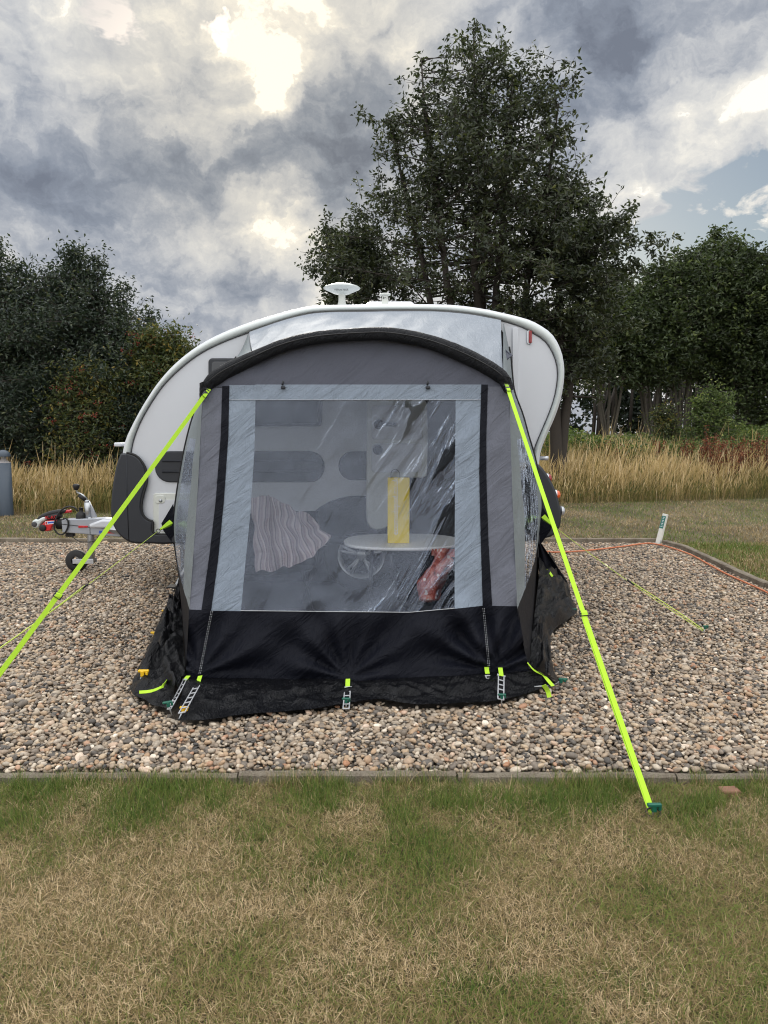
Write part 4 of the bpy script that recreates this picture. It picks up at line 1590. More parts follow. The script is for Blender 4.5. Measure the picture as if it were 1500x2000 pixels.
bar = slab('drawbar', [(560, 640), (620, 622), (980, 612), (1160, 606), (1420, 640), (1420, 880), (980, 846), (575, 812)], .06, M['silver'], car)
mb = MB()
mb.tube([H(560, 690) + Vector((0, -.062, 0)), H(960, 735) + Vector((0, -.062, 0)), H(1300, 760) + Vector((0, -.062, 0))], .004, 4)
mb.tube([H(975, 690) + Vector((0, -.062, 0)), H(980, 846) + Vector((0, -.062, 0))], .003, 4)
mb.build('seam', M['gutter'], bar)
slab('fairing', [(975, 690), (1160, 622), (1420, 640), (1420, 755), (985, 745)], .085, M['white'], bar, .02)
for (ya, yb_) in ((-.05, -.85), (.05, .85)):
    mb = MB()
    mb.tube([H(1250, 760) + Vector((0, ya, 0)), H(2100, 800) + Vector((.9, yb_, .0))], [.04, .04], 4, smooth=False)
    mb.build('frame_arm', M['metal'], bar)
slab('pin', [(815, 712), (945, 716), (950, 740), (815, 745)], .072, M['red_dull'] if 'red_dull' in M else M['red'], bar, .004)
slab('sticker', [(1112, 786), (1200, 790), (1200, 822), (1112, 826)], .0655, M['sticker_blue'], bar, .0005)
slab('sticker', [(1205, 790), (1335, 795), (1335, 828), (1205, 824)], .0655, M['red'], bar, .0005)
coup = slab('coupling', [(115, 700), (125, 650), (160, 628), (200, 635), (260, 600), (310, 592), (322, 635), (270, 665), (235, 705), (215, 745), (165, 757), (125, 740)], .045, M['trim'], car, .014)
mb = MB()
mb.lathe([(.026, 0), (.026, .01), (.018, .014), (0, .014)], H(160, 697) + Vector((0, -.045, 0)), 16, Matrix.Rotation(PI / 2, 3, 'X'))
mb.build('bolt', M['gutter'], coup)
stb = slab('stabiliser', [(310, 650), (480, 630), (480, 690), (430, 700), (385, 795), (262, 802), (240, 760), (250, 715)], .04, M['red'], coup, .012)
mb = MB()
mb.lathe([(.034, 0), (.034, .012), (.02, .018), (0, .018)], H(280, 752) + Vector((0, -.04, 0)), 18, Matrix.Rotation(PI / 2, 3, 'X'))
mb.build('friction_cap', M['black'], stb)
slab('label_plate', [(312, 655), (446, 648), (442, 690), (312, 703)], .0415, M['sticker_white'], stb, .0005)
slab('label_stripe', [(350, 662), (440, 656), (438, 680), (350, 688)], .0425, M['sticker_blue'], stb, .0005)
slab('label_stripe', [(318, 662), (342, 660), (342, 696), (318, 698)], .0425, M['red'], stb, .0005)
mb = MB()
mb.tube([H(190, 635), H(260, 585), H(360, 548), H(500, 520), H(600, 512)], [.020, .024, .026, .026, .018], 8)
mb.tube([H(330, 600), H(440, 590), H(520, 560)], [.034, .038, .03], 8)
hb = mb.build('coupling_handle', M['black'], coup)
mb = MB()
mb.tube([H(560, 522), H(675, 512)], [.018, .015], 8)
mb.build('grip', M['gripred'] if 'gripred' in M else M['red'], hb)
text_mesh('lettering', 'AL-KO', .045, H(402, 598) + Vector((0, -.045, 0)), FACE @ Matrix.Rotation(R(4), 3, 'Z'), M['red'], hb, .002)
mb = MB()
for k in range(6):
    u = k / 5
    c_ = H(470 + 90 * u, 697)
    mb.lathe([(.042, -.008), (.056, 0), (.042, .008)], c_, 20, Matrix.Rotation(PI / 2, 3, 'Y'))
mb.build('bellows', M['black'], bar)
mb = MB()
pts = spline([H(805, 500), H(770, 455), H(700, 435), H(620, 455), H(540, 520), H(490, 620), (H(465, 720)), H(490, 800), H(560, 842), H(620, 815), H(665, 730), H(668, 650), H(640, 608), H(600, 612)], 60)
mb.tube([p + Vector((0, -.075, 0)) for p in pts], .0085, 8)
mb.build('breakaway_cable', M['black'], bar)
mb = MB()
mb.lathe([(.05, -.055), (.052, .0), (.038, .03), (.022, .035), (.02, .07), (.03, .075), (0, .08)], H(815, 575), 16)
mb.tube([H(840, 590), H(868, 575)], .03, 8)
mb.build('plug_holder', M['black'], bar)
jk = MB()
jk.tube([H(925, 615), H(905, 385)], .032, 14)
jk.tube([H(902, 385), H(900, 350)], .024, 12)
jk.tube([H(928, 600), H(955, 845), H(965, 1270)], [.031, .034, .034], 14)
jock = jk.build('jockey_post', M['metal'], car)
slab('brace', [(920, 370), (935, 368), (1045, 585), (1045, 600), (965, 600)], .008, M['silver'], jock, .003)
mb = MB()
mb.tube([H(880, 350), H(785, 275)], [.022, .022], 8)
mb.build('crank_sleeve', M['black'], jock)
mb = MB()
mb.tube([H(900, 335), H(840, 280), H(755, 236)], .009, 8)
mb.tube([H(752, 236), H(742, 200)], .007, 8)
mb.build('crank', M['metal'], jock)
mb = MB()
mb.lathe([(.0, -.03), (.018, -.028), (.03, 0), (.034, .02), (.02, .032), (0, .034)], H(740, 162), 14)
mb.build('knob', M['black'], jock)
wcj = H(750, 1245)
wcj.z = .112
mb = MB()
mb.lathe([(.045, -.03), (.09, -.034), (.108, -.02), (.112, 0), (.108, .02), (.09, .034), (.045, .03)], wcj, 32, Matrix.Rotation(PI / 2, 3, 'X'))
mb.build('jockey_wheel', M['black'], jock)
mb = MB()
d_ = H(985, 1245)
for s in (-.045, .045):
    mb.box(Vector(((wcj.x + d_.x) / 2, YH + s, wcj.z)), (d_.x - wcj.x + .05, .008, .05), bev=.003)
mb.build('fork', M['alum'], jock)
mb = MB()
pts = spline([H(690, 860) + Vector((0, -.05, 0)), H(800, 935) + Vector((0, -.05, 0)), H(900, 955) + Vector((0, -.05, 0)), H(1040, 940) + Vector((0, -.05, 0)), H(1090, 880) + Vector((0, -.05, 0))], 24)
mb.tube(pts, .004, 6)
mb.box(H(655, 850), (.09, .05, .05), bev=.01)
mb.build('hanging_wire', M['black'], bar)

# ================================================================== awning
YF_FOOT, YF_TOP = 3.90, 4.26


def yf(py):
    return YF_FOOT + (1325 - py) / 565 * (YF_TOP - YF_FOOT)


strap_foot = [(388, 1318), (679, 1325), (951, 1310), (979, 1307)]


def wrinkle(px, py):
    """cloth pulled towards its peg straps, in metres"""
    v = Vector((px * .012, py * .012, 3.3))
    d = (mnoise.noise(v) * .012 + abs(mnoise.noise(Vector((px * .030 + py * .022, px * .006 - py * .008, 7.0)))) * .012 + mnoise.noise(Vector((px * .05 + py * .035, py * .012 - px * .008, 1.0))) * .0045)
    if py > 1150:
        fade = min(1, (py - 1150) / 60)
        for sx, sy in strap_foot:
            dx, dy = px - sx, sy - py
            r_ = math.hypot(dx, dy) + 1e-3
            a = math.atan2(dx, max(dy, 1))
            d += fade * .020 * math.sin(a * 11 + sx) * math.exp(-((r_ - 60) / 120) ** 2) * min(1, r_ / 35)
        d += fade * .015 * math.sin((px + py * 1.3) * .038 + 2 * mnoise.noise(Vector((px * .01, py * .01, 0))))
    return d


def FP(px, py, off=0.0):
    y = yf(py) + wrinkle(px, py) + off
    return P(px, py, y)


def lin(pts, py):
    """x at row py along list of (x, y)"""
    pts = sorted(pts, key=lambda q: q[1])
    return float(np.interp(py, [q[1] for q in pts], [q[0] for q in pts]))


# seam lines on the front (photo columns by row)
L_corner = [(398, 757), (394, 800), (388, 925), (380, 1050), (370, 1190), (362, 1325)]
L_b0 = [(434, 757), (431, 850), (421, 980), (408, 1090), (393, 1193)]
L_b1 = [(448, 755), (446, 850), (437, 980), (426, 1090), (412, 1193)]
L_w = [(499, 780), (497, 880), (488, 1010), (478, 1110), (470, 1195)]
R_w = [(890, 780), (889, 900), (888, 1050), (888, 1190)]
R_b0 = [(940, 752), (937, 850), (936, 930), (939, 1060), (943, 1187)]
R_b1 = [(953, 752), (950, 850), (950, 930), (954, 1060), (961, 1184)]
R_corner = [(994, 757), (997, 850), (1001, 980), (1006, 1090), (1010, 1187), (1032, 1308)]

awn = thing('awning', 'grey and black inflatable awning with a large clear front window, pitched against the caravan side', 'awning', (P(700, 0, 5.2).x, 5.2, 0))


def strip(name, lpts, rpts, y0, y1, nu, nv, mat, off=0.0, y0f=None, y1f=None, parent=None):
    def fn(u, v):
        if y0f:
            # top edge may vary with x
            ya = y0
            py = ya + (y1 - ya) * v
        py = y0 + (y1 - y0) * v
        x = lin(lpts, py) * (1 - u) + lin(rpts, py) * u
        if y0f is not None:
            py = y0f(x) + ((y1f(x) if y1f else y1) - y0f(x)) * v
            x = lin(lpts, py) * (1 - u) + lin(rpts, py) * u
        elif y1f is not None:
            py = y0 + (y1f(x) - y0) * v
        return FP(x, py, off)
    mb = MB()
    mb.grid(fn, nu, nv)
    return mb.build(name, mat, parent or awn)


bot = lambda x: float(np.interp(x, [365, 420, 500, 800, 888, 944, 1010], [1190, 1193, 1194, 1197, 1189, 1183, 1184]))
strip('corner_panel', L_corner, L_b0, 757, 1190, 10, 60, M['f_grey'], y1f=bot)
strip('zip_band', L_b0, L_b1, 754, 1196, 4, 60, M['f_black'], off=-.004, y1f=lambda x: bot(x) + 6)
strip('window_surround', L_b1, L_w, 752, 1190, 10, 70, M['f_blue'], y1f=bot)
strip('window_surround', L_w, R_w, 751, 781, 60, 5, M['f_blue'])
strip('window_surround', R_w, R_b0, 751, 1190, 10, 70, M['f_blue'], y1f=bot)
strip('zip_band', R_b0, R_b1, 751, 1190, 4, 60, M['f_black'], off=-.004, y1f=lambda x: bot(x) + 6)
strip('corner_panel', R_b1, R_corner, 755, 1190, 10, 60, M['f_grey'], y1f=bot)
win = strip('front_window', L_w, R_w, 780, 1192, 60, 64, M['pvc'], y1f=bot)
# hem line of the window film
mb = MB()
for k in range(40):
    pass
mb.tube([FP(470 + (888 - 470) * k / 50, bot(470 + (888 - 470) * k / 50) - 1, -.003) for k in range(51)], .0022, 4)
mb.build('hem', M['ladder'], win)
mb = MB()
mb.tube([FP(448 + (940 - 448) * k / 50, 781, -.003) for k in range(51)], .0016, 4)
mb.build('hem', M['ladder'], win)
foot = lambda x: float(np.interp(x, [360, 500, 700, 900, 1035], [1327, 1328, 1330, 1322, 1310]))
strip('bottom_wall', [(370, 1180), (362, 1330)], [(1010, 1180), (1033, 1312)], 1190, 1325, 110, 34, M['f_black'], y0f=bot, y1f=foot)

# arch beam and gable
arc_o = [(389, 762), (396, 748), (407, 733), (428, 718), (453, 705), (492, 687), (553, 662), (620, 647), (720, 639.5), (767, 640), (833, 652), (900, 675), (950, 700), (983, 722), (999, 742), (1004, 762)]
arc_i = [(408, 764), (418, 755), (433, 746), (450, 735), (487, 717), (520, 702), (553, 688), (620, 672), (720, 665), (767, 667), (833, 680), (900, 707), (945, 729), (965, 742), (983, 753), (990, 764)]
So = spline([P(x, y, YF_TOP + .02) for x, y in arc_o], 80)
Si = spline([P(x, y, YF_TOP + .02) for x, y in arc_i], 80)
arc_c = [(a + b) / 2 for a, b in zip(So, Si)]
arc_r = [max(.022, (a - b).length / 2) for a, b in zip(So, Si)]
mb = MB()
pts, rr = [], []
for k, (c_, r_) in enumerate(zip(arc_c, arc_r)):
    pts.append(c_)
    rr.append(r_ * (1 + .05 * mnoise.noise(c_ * 14)))
n = 20
vs = []
for i, c_ in enumerate(pts):
    t = (pts[min(i + 1, 79)] - pts[max(i - 1, 0)]).normalized()
    a = t.cross(Vector((0, 1, 0))).normalized()
    b = t.cross(a)
    for k in range(n):
        th = 2 * PI * k / n
        rad = rr[i] * (1 + .07 * mnoise.noise(Vector((i * .5, k * .7, 2.0))))
        vs.append(c_ + (a * math.cos(th) + b * math.sin(th)) * rad)
mb.add(vs, [(i * n + k, i * n + (k + 1) % n, (i + 1) * n + (k + 1) % n, (i + 1) * n + k) for i in range(79) for k in range(n)], True)
beam = mb.build('air_beam', M['f_tube'], awn)
# flap seam running along the beam
mb = MB()
mb.tube([c_ + Vector((0, -r_ * .98, .004)) for c_, r_ in zip(arc_c, arc_r)], .004, 5)
mb.build('seam', M['black'], beam)
gx = [c.x for c in Si]


def gable(u, v):
    px = 400 + 592 * u
    ytop = float(np.interp(px, [q[0] for q in arc_i], [q[1] for q in arc_i])) - 8
    ybot = 753.5 + 2.5 * (abs(px - 700) / 300) ** 2
    ytop = min(ytop, ybot - .5)
    return FP(px, ytop + (ybot - ytop) * v, .004)


mb = MB()
mb.grid(gable, 70, 16)
mb.build('gable_panel', M['f_gable'], awn)
# beam ends: loose black cloth gathered over the corner
for sgn, cx, cy in ((-1, 404, 758), (1, 985, 748)):
    mb = MB()
    c_ = P(cx, cy, YF_TOP - .0)

    def fl(u, v, c_=c_, sgn=sgn):
        a = (u - .5) * 2.4
        w_ = .050 * (1 - .55 * v)
        return c_ + Vector((sgn * (-.012 + .03 * v) + math.sin(a) * w_, -.010 - .045 * math.cos(a) * (1 - .3 * v) + .012 * mnoise.noise(Vector((u * 5, v * 4, sgn))), .035 - .10 * v - .02 * sgn * (u - .5)))
    mb.grid(fl, 16, 12)
    mb.build('beam_end_flap', M['f_tube'], awn)

# roof: silver cloth from the van rail to the beam
rail = spline([P(x, y, YC0 - .028) for x, y in ((487, 649), (531, 633), (577, 619), (618, 611.5), (720, 608), (800, 607), (872, 609), (928, 615), (978, 625))], 60)
ia = min(range(80), key=lambda k: (So[k] - P(491, 688, YF_TOP)).length)
ib = min(range(80), key=lambda k: (So[k] - P(983, 722, YF_TOP)).length)
frt = [at_curve([c + Vector((0, .02, 0)) for c in So[ia:ib + 1]], t / 59) + Vector((0, .02, -.004)) for t in range(60)]


def roof(u, v):
    a, b = at_curve(rail, u), at_curve(frt, u)
    p = a.lerp(b, v)
    sag = -.035 * math.sin(PI * v)
    wv = .010 * math.sin(u * 60 + v * 9 + 3 * mnoise.noise(Vector((u * 3, v * 2, 0)))) * math.sin(PI * v) * (1 - .5 * u)
    return p + Vector((0, 0, sag + wv + .008 * mnoise.noise(p * 4)))


mb = MB()
mb.grid(roof, 110, 26)
mb.build('roof_panel', M['f_roof'], awn)
mb = MB()
mb.tube([p + Vector((0, -.006, -.004)) for p in rail], .008, 6)
mb.build('rail_cord', M['gutter'], awn)

# side walls
def side_curves(front_px, rear_px):
    fr = []
    for x, y in front_px:
        fr.append(P(x, y, yf(y)))
    re2 = [P(x, y, YC0 - .03) for x, y in rear_px]
    return spline(fr, 90), spline(re2, 90)


Lf = [(491, 690), (453, 708), (425, 724), (405, 742), (398, 760), (394, 800), (388, 925), (380, 1050), (370, 1190), (362, 1325)]
Lr = [(485, 651), (470, 686), (450, 712), (420, 742), (393, 777), (377, 815), (362, 872), (352, 925), (343, 985), (339.5, 1030), (345, 1085), (352, 1121), (362, 1160)]
Rf = [(983, 724), (990, 735), (994, 745), (995, 757), (997, 850), (1001, 980), (1006, 1090), (1010, 1187), (1032, 1308)]
Rr = [(983, 628), (991, 665), (997, 700), (1000, 735), (1004, 765), (1020, 809), (1032, 852), (1044, 893), (1053.5, 940), (1058, 984), (1056, 1010), (1052, 1051), (1049, 1090), (1050, 1157)]


def by_height(curve, z):
    """point of a (mostly descending) curve at height z"""
    for a, b in zip(curve, curve[1:]):
        if a.z >= z >= b.z or a.z <= z <= b.z:
            if abs(a.z - b.z) < 1e-6:
                return a
            return a.lerp(b, (a.z - z) / (a.z - b.z))
    return curve[-1] if z < curve[-1].z else curve[0]


for sgn, fpx, rpx in ((-1, Lf, Lr), (1, Rf, Rr)):
    cf, cr2 = side_curves(fpx, rpx)
    corner = next(p for p in cf if p.z < P(0, 757, YF_TOP).z)
    ztop_c = corner.z - .01

    def low(u, v, cf=cf, cr2=cr2, sgn=sgn, zt=ztop_c, z_a=0.0, z_b=0.0, s0=0.0, s1=1.0):
        z = z_a + (z_b - z_a) * v
        s = s0 + (s1 - s0) * u
        a, b = by_height(cf, z + (0.0)), by_height(cr2, z)
        p = a.lerp(b, s)
        bulge = .05 * math.sin(PI * s) * math.sin(PI * max(0, min(1, z / 1.6)))
        q = Vector((z * 7, s * 9, sgn * 3.0))
        return p + Vector((sgn * bulge * .4 + .010 * mnoise.noise(q) * math.sin(PI * min(1, s * 4 + .0)) , 0, 0))

    def part_(name, mat, z_a, z_b, s0, s1, nu, nv, parent=awn):
        mb = MB()
        mb.grid(lambda u, v: low(u, v, z_a=z_a, z_b=z_b, s0=s0, s1=s1), nu, nv)
        return mb.build(name, mat, parent)
    zt = ztop_c
    zw1, zw0 = (1.36, .44)
    part_('side_panel', M['f_side'], zt, zw1, 0, 1, 30, 10)
    part_('side_panel', M['f_side'], zw1, zw0, 0, .22, 8, 40)
    part_('side_window', M['pvc_side'], zw1, zw0, .22, .74, 20, 44)
    part_('side_panel', M['f_side'], zw1, zw0, .74, 1, 8, 40)
    part_('side_bottom', M['f_sidelow'], zw0, .07, 0, 1, 30, 14)
    # upper gusset between roof seam, beam and caravan
    top_f = [p for p in cf if p.z >= zt]
    top_r = [p for p in cr2 if p.z >= zt]
    mb = MB()
    mb.grid(lambda u, v: at_curve(top_f, v).lerp(at_curve(top_r, v), u) + Vector((0, 0, -.02 * math.sin(PI * u))), 24, 14)
    mb.build('side_gusset', M['f_side'], awn)
    # dark piping down the rear edge
    mb = MB()
    mb.tube([p + Vector((sgn * .006, 0, 0)) for p in cr2[8:]], .007, 6)
    mb.build('edge_piping', M['black'], awn)
    # pad and strap where the rear leg meets the van
    mb = MB()
    zz = .62
    b0 = by_height(cr2, zz)
    mb.add([b0 + Vector((0, 0, .17)), b0 + Vector((sgn * .10, -.03, 0)), b0 + Vector((sgn * .085, -.03, -.06)), b0 + Vector((0, 0, -.2)), b0 + Vector((-sgn * .02, -.01, 0))], [(0, 1, 2, 3, 4)])
    mb.build('storm_tab', M['f_black'], awn)

# vent flap at upper right
mb = MB()
vp = [P(975, 674, 5.6), P(1000, 694, 5.3), P(984, 706, 5.25), P(980, 690, 5.5)]
mb.add(vp, [(0, 1, 2), (0, 2, 3)])
mb.tube([vp[0], vp[1], vp[2]], .006, 5)
mb.build('vent_flap', M['f_gable'], awn)

# mud flaps lying on the gravel
def flap(name, inn, out, nu, nv, seed, zi=.03, amp=.03):
    a = spline(inn, 60)
    b = spline(out, 60)
    mb = MB()

    def fn(u, v):
        p = at_curve(a, u).lerp(at_curve(b, u), v)
        e = 4 * v * (1 - v)
        nz = mnoise.noise(Vector((p.x * 5 + seed, p.y * 5, 0))) * .6 + abs(mnoise.noise(Vector((p.x * 11 - p.y * 6, p.y * 9 + seed, 2)))) * .9
        fold = abs(math.sin(u * 15 + v * 4 + seed + 4 * mnoise.noise(Vector((u * 4, v * 2, seed))))) ** 3 + .5 * abs(math.sin(u * 31 - v * 7 + 5 * mnoise.noise(Vector((u * 7, v * 3, seed))))) ** 3
        z = max(p.z, .034) + e * (amp * max(nz, -.1) + amp * .7 * fold) + .002
        j = .012 * mnoise.noise(Vector((u * 30, v * 3, seed))) * v
        return Vector((p.x + j, p.y + j, z))
    mb.grid(fn, nu, nv)
    return mb.build(name, M['f_mud'], awn)


ff_in = [FP(x, foot(x) - 3, .01) for x in (360, 450, 540, 679, 800, 900, 980, 1033)]
ff_out = [G(x, y, .016) for x, y in ((347, 1415), (407, 1413), (473, 1403), (540, 1398), (623, 1390), (673, 1381), (740, 1373), (807, 1382), (907, 1380), (973, 1375), (1023, 1363), (1087, 1339))]
flap('mud_flap', ff_in, ff_out, 150, 20, 1.0, amp=.030)
lf_in = [P(362, 1325, YF_FOOT), P(359, 1280, 4.5), P(357, 1230, 5.2), P(360, 1185, 5.9), P(362, 1150, 6.35)]
lf_in = [Vector((p.x, p.y, .12)) for p in lf_in]
lf_out = [G(x, y, .018) for x, y in ((332, 1396), (257, 1357), (268, 1318), (290, 1268), (301, 1242), (318, 1205), (332, 1180), (350, 1160))]
flap('mud_flap', lf_in, lf_out, 130, 26, 5.0, amp=.09)
rf_in = [P(1033, 1310, YF_FOOT + .02), P(1040, 1262, 4.7), P(1047, 1210, 5.3), P(1052, 1165, 6.0), P(1052, 1100, 6.38)]
rf_in = [Vector((p.x, p.y, .10 + .22 * k / 4)) for k, p in enumerate(rf_in)]
rf_out = [G(x, y, .018) for x, y in ((1089, 1340), (1079, 1300), (1079, 1240), (1112, 1212), (1127, 1198), (1116, 1172), (1108, 1140), (1085, 1105))]
flap('mud_flap', rf_in, rf_out, 130, 26, 9.0, amp=.08)
# draught skirt hanging from the van sill to the ground on the right
mb = MB()
qa = [P(1048, 1058, YC0 - .04), P(1060, 1062, YC0 - .04)]
mb.grid(lambda u, v: (P(1046, 1060, YC0 - .05).lerp(P(1058, 1062, YC0 - .05), u)).lerp(G(1058, 1150, .02).lerp(G(1110, 1140, .02), u), v) + Vector((0, .02 * math.sin(u * 9 + v * 3), 0)), 12, 14)
mb.build('draught_and_shade_skirt', M['f_black'], awn)


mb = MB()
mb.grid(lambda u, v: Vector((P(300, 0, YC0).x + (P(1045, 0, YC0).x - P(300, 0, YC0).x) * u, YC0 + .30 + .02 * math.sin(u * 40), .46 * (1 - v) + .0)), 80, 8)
mb.build('draught_and_shade_skirt', M['f_black'], awn)  # black sheet added to stand in for the shade under the caravan


# seams, toggles, printed label
def stitch(pa, pb, mat, off, n=26, w_=.0016, gap=.45, parent=awn):
    mb = MB()
    for k in range(n):
        a = k / n
        b = (k + 1 - gap) / n
        p = FP(pa[0] + (pb[0] - pa[0]) * a, pa[1] + (pb[1] - pa[1]) * a, off)
        q = FP(pa[0] + (pb[0] - pa[0]) * b, pa[1] + (pb[1] - pa[1]) * b, off)
        mb.tube([p, q], w_, 4)
    return tag(mb.build('reflective_stitching', mat, parent), kind='stuff')


stitch((412, 1194), (388, 1318), M['ladder'], -.008)
stitch((415, 1194), (391, 1318), M['ladder'], -.008)
stitch((943, 1188), (954, 1308), M['ladder'], -.008)
stitch((946, 1188), (957, 1308), M['ladder'], -.008)
for tx in (553, 836):
    mb = MB()
    c_ = FP(tx, 757, -.012)
    mb.box(c_, (.026, .014, .016), bev=.004)
    mb.tube([c_ + Vector((-.004, 0, .012)), c_ + Vector((.001, 0, .038))], .006, 6)
    mb.build('toggle', M['plastic_dark'], awn)
mb = MB()
mb.grid(lambda u, v: P(354.5 + 4 * u, 1268 + 10 * v, 4.66 - .02), 2, 2)
mb.build('printed_label', M['sticker_blue'], awn)
mb = MB()
mb.grid(lambda u, v: P(-60, 0, 1) if False else Vector((by_height(side_curves(Lf, Lr)[0], .02).x + (-.05 + (P(1033, 0, 4.3).x - P(362, 0, 4.2).x) * u) + (-.55 + 1.0 * u) * v, 4.05 + 2.7 * v, .036)), 8, 8)
tag(mb.build('groundsheet', M['groundsheet']), 'grey groundsheet spread under the table and chairs inside the awning', 'groundsheet')

# ================================================================== things inside the awning
# oval table with the bags
tc = PZ(785, 5.05, 0.0)
tz = .665
tb = thing('camp_table', 'white oval topped camping table seen through the awning window', 'table', (tc.x, tc.y, .02))
mb = MB()
ov = [Vector((tc.x + .40 * math.copysign(abs(math.cos(a)) ** .8, math.cos(a)), tc.y + .34 * math.copysign(abs(math.sin(a)) ** .8, math.sin(a)), 0)) for a in np.linspace(0, 2 * PI, 61)[:-1]]
n = len(ov)
cn = Vector((tc.x, tc.y, 0))
rings = [(.97, tz - .022), (1.0, tz - .018), (1.0, tz - .004), (.985, tz)]
vs = [cn + (p - cn) * s + Vector((0, 0, z)) for s, z in rings for p in ov]
mb.add(vs, [(k * n + i, k * n + (i + 1) % n, (k + 1) * n + (i + 1) % n, (k + 1) * n + i) for k in range(3) for i in range(n)], True)
mb.add([cn + (p - cn) * .985 + Vector((0, 0, tz)) for p in ov], [tuple(range(n))])
mb.add([cn + (p - cn) * .97 + Vector((0, 0, tz - .022)) for p in ov], [tuple(range(n))[::-1]])
mb.build('tabletop', M['tabletop'], tb)
for dx, dy in ((-.2, -.16), (.2, -.16), (-.2, .16), (.2, .16)):
    mb = MB()
    mb.tube([(tc.x + dx, tc.y + dy, tz - .02), (tc.x + dx * 1.2, tc.y + dy * 1.2, .03)], .012, 8)
    mb.build('leg', M['plastic_dark'], tb)


def bag_mat(name, col, amt=.1):
    return solid(name, col, .7, var=amt, scale=8, bump=.15, bscale=40)


M['bag_yellow'] = bag_mat('yellow paper', (.86, .66, .06))
bagY = 4.90
bx0, bx1 = P(757.5, 0, bagY).x, P(803.5, 0, bagY).x
bz1 = P(0, 933, bagY).z
bg = thing('paper_bag', 'tall yellow carrier bag with white upright lettering on the white table', 'bag', ((bx0 + bx1) / 2, bagY + .06, tz))
mb = MB()
mb.box(((bx0 + bx1) / 2, bagY + .05, (tz + bz1) / 2), (bx1 - bx0, .10, bz1 - tz - .002), bev=.004)
mb.build('bag_body', M['bag_yellow'], bg)
mb = MB()
hx = bx0 + .022
pts = [Vector((hx, bagY + .003, bz1 - .01)), Vector((hx + .004, bagY + .003, bz1 + .04)), Vector((hx + .03, bagY + .003, bz1 + .056)), Vector((hx + .055, bagY + .003, bz1 + .035)), Vector((hx + .06, bagY + .003, bz1 - .01))]
mb.tube(spline(pts, 20), .0022, 5)
mb.build('handle', M['black'], bg)
text_mesh('lettering', 'ecomudepod.co.uk', .054, Vector((bx0 + (bx1 - bx0) * .36, bagY - .0015, (tz + bz1) / 2 + .03)), FACE @ Matrix.Rotation(PI / 2, 3, 'Z'), M['sticker_white'], bg, .0006, .92)


# folding chair with striped throw, left
def folding_chair(name, label, c, w_, seat_z, back_z, ang, cat='chair'):
    root = thing(name, label, cat, (c.x, c.y, .02))
    rot = Matrix.Rotation(ang, 3, 'Z')
    T = lambda x, y, z: rot @ Vector((x, y, 0)) + Vector((c.x, c.y, z))
    for s in (-1, 1):
        mb = MB()
        mb.tube([T(s * w_ / 2, -.24, .03), T(s * w_ / 2, .22, seat_z + .02), T(s * w_ / 2, .34, back_z)], .012, 8)
        mb.build('back_frame', M['plastic_dark'], root)
        mb = MB()
        mb.tube([T(s * w_ / 2 * .96, .26, .03), T(s * w_ / 2 * .96, -.26, seat_z)], .012, 8)
        mb.build('leg', M['plastic_dark'], root)
        mb = MB()
        mb.box(T(s * w_ / 2, -.02, seat_z + .2), (.045, .44, .022), rot, .006)
        mb.build('armrest', M['plastic_dark'], root)
    mb = MB()
    mb.grid(lambda u, v: T(-w_ / 2 + w_ * u, -.25 + .48 * v, seat_z - .03 * math.sin(PI * u)), 10, 8)
    mb.build('seat', M['f_black'], root)
    mb = MB()
    mb.grid(lambda u, v: T(-w_ / 2 + w_ * u, .22 + .12 * v - .03 * math.sin(PI * u), seat_z + .03 + (back_z - seat_z - .03) * v), 10, 10)
    mb.build('backrest', M['f_black'], root)
    return root, T


cc = PZ(535, 5.55, 0)
folding_chair('folding_chair', 'folding chair under the striped throw inside the awning', cc, .54, .40, .84, R(200))


def stripe_mat():
    m, t, out = new_mat('striped throw')
    uv = t.new('ShaderNodeAttribute', attribute_name='stripe')
    f = t.math('FRACT', t.math('MULTIPLY', uv.outputs['Fac'], 13.0))
    c = t.ramp(f, [(0, (.34, .27, .30)), (.28, (.36, .29, .31)), (.36, (.52, .45, .46)), (.60, (.54, .47, .48)), (.68, (.22, .18, .21)), (.80, (.24, .2, .23)), (.88, (.40, .33, .35))])
    obj = t.new('ShaderNodeTexCoord').outputs['Object']
    principled(t, out, Base_Color=c, Roughness=.9, Normal=t.bump(t.noise(obj, 90, 4, .6), .5, .004))
    return m


M['throw'] = stripe_mat()
thp = [(492, 985), (520, 968), (560, 972), (590, 1000), (620, 1030), (648, 1045)]
# draped sheet: top edge over the chair back, falling forward to its hem
N1, N2 = 60, 40
verts, st = [], []
for j in range(N2 + 1):
    v = j / N2
    for i in range(N1 + 1):
        u = i / N1
        topx, topy = 490 + 70 * u + 45 * u * u, 978 - 14 * math.sin(PI * min(1, u * 1.3)) + 26 * u * u
        botx, boty = 500 + 145 * u, 1118 - 12 * u - 55 * u ** 3
        x = topx + (botx - topx) * v
        y = topy + (boty - topy) * v
        Y = 5.16 - .34 * v + .03 * math.sin(u * 22 + v * 3) + .05 * mnoise.noise(Vector((u * 4, v * 3, 1)))
        x += 9 * mnoise.noise(Vector((u * 5, v * 4, 9)))
        y += 11 * v * mnoise.noise(Vector((u * 7, 2, 4))) - 6 * (1 - v) * mnoise.noise(Vector((u * 9, 5, 4)))
        p = P(x, y, Y)
        verts.append(p[:])
        st.append(u + .10 * v + .02 * math.sin(v * 5))
q = []
for j in range(N2):
    for i in range(N1):
        a = j * (N1 + 1) + i
        q += [a, a + 1, a + N1 + 2, a + N1 + 1]
tag(np_mesh('throw', np.array(verts), np.array(q), 4, M['throw'], {'stripe': np.array(st)}, smooth=True), 'pale pinkish striped throw draped over the folding chair', 'blanket')

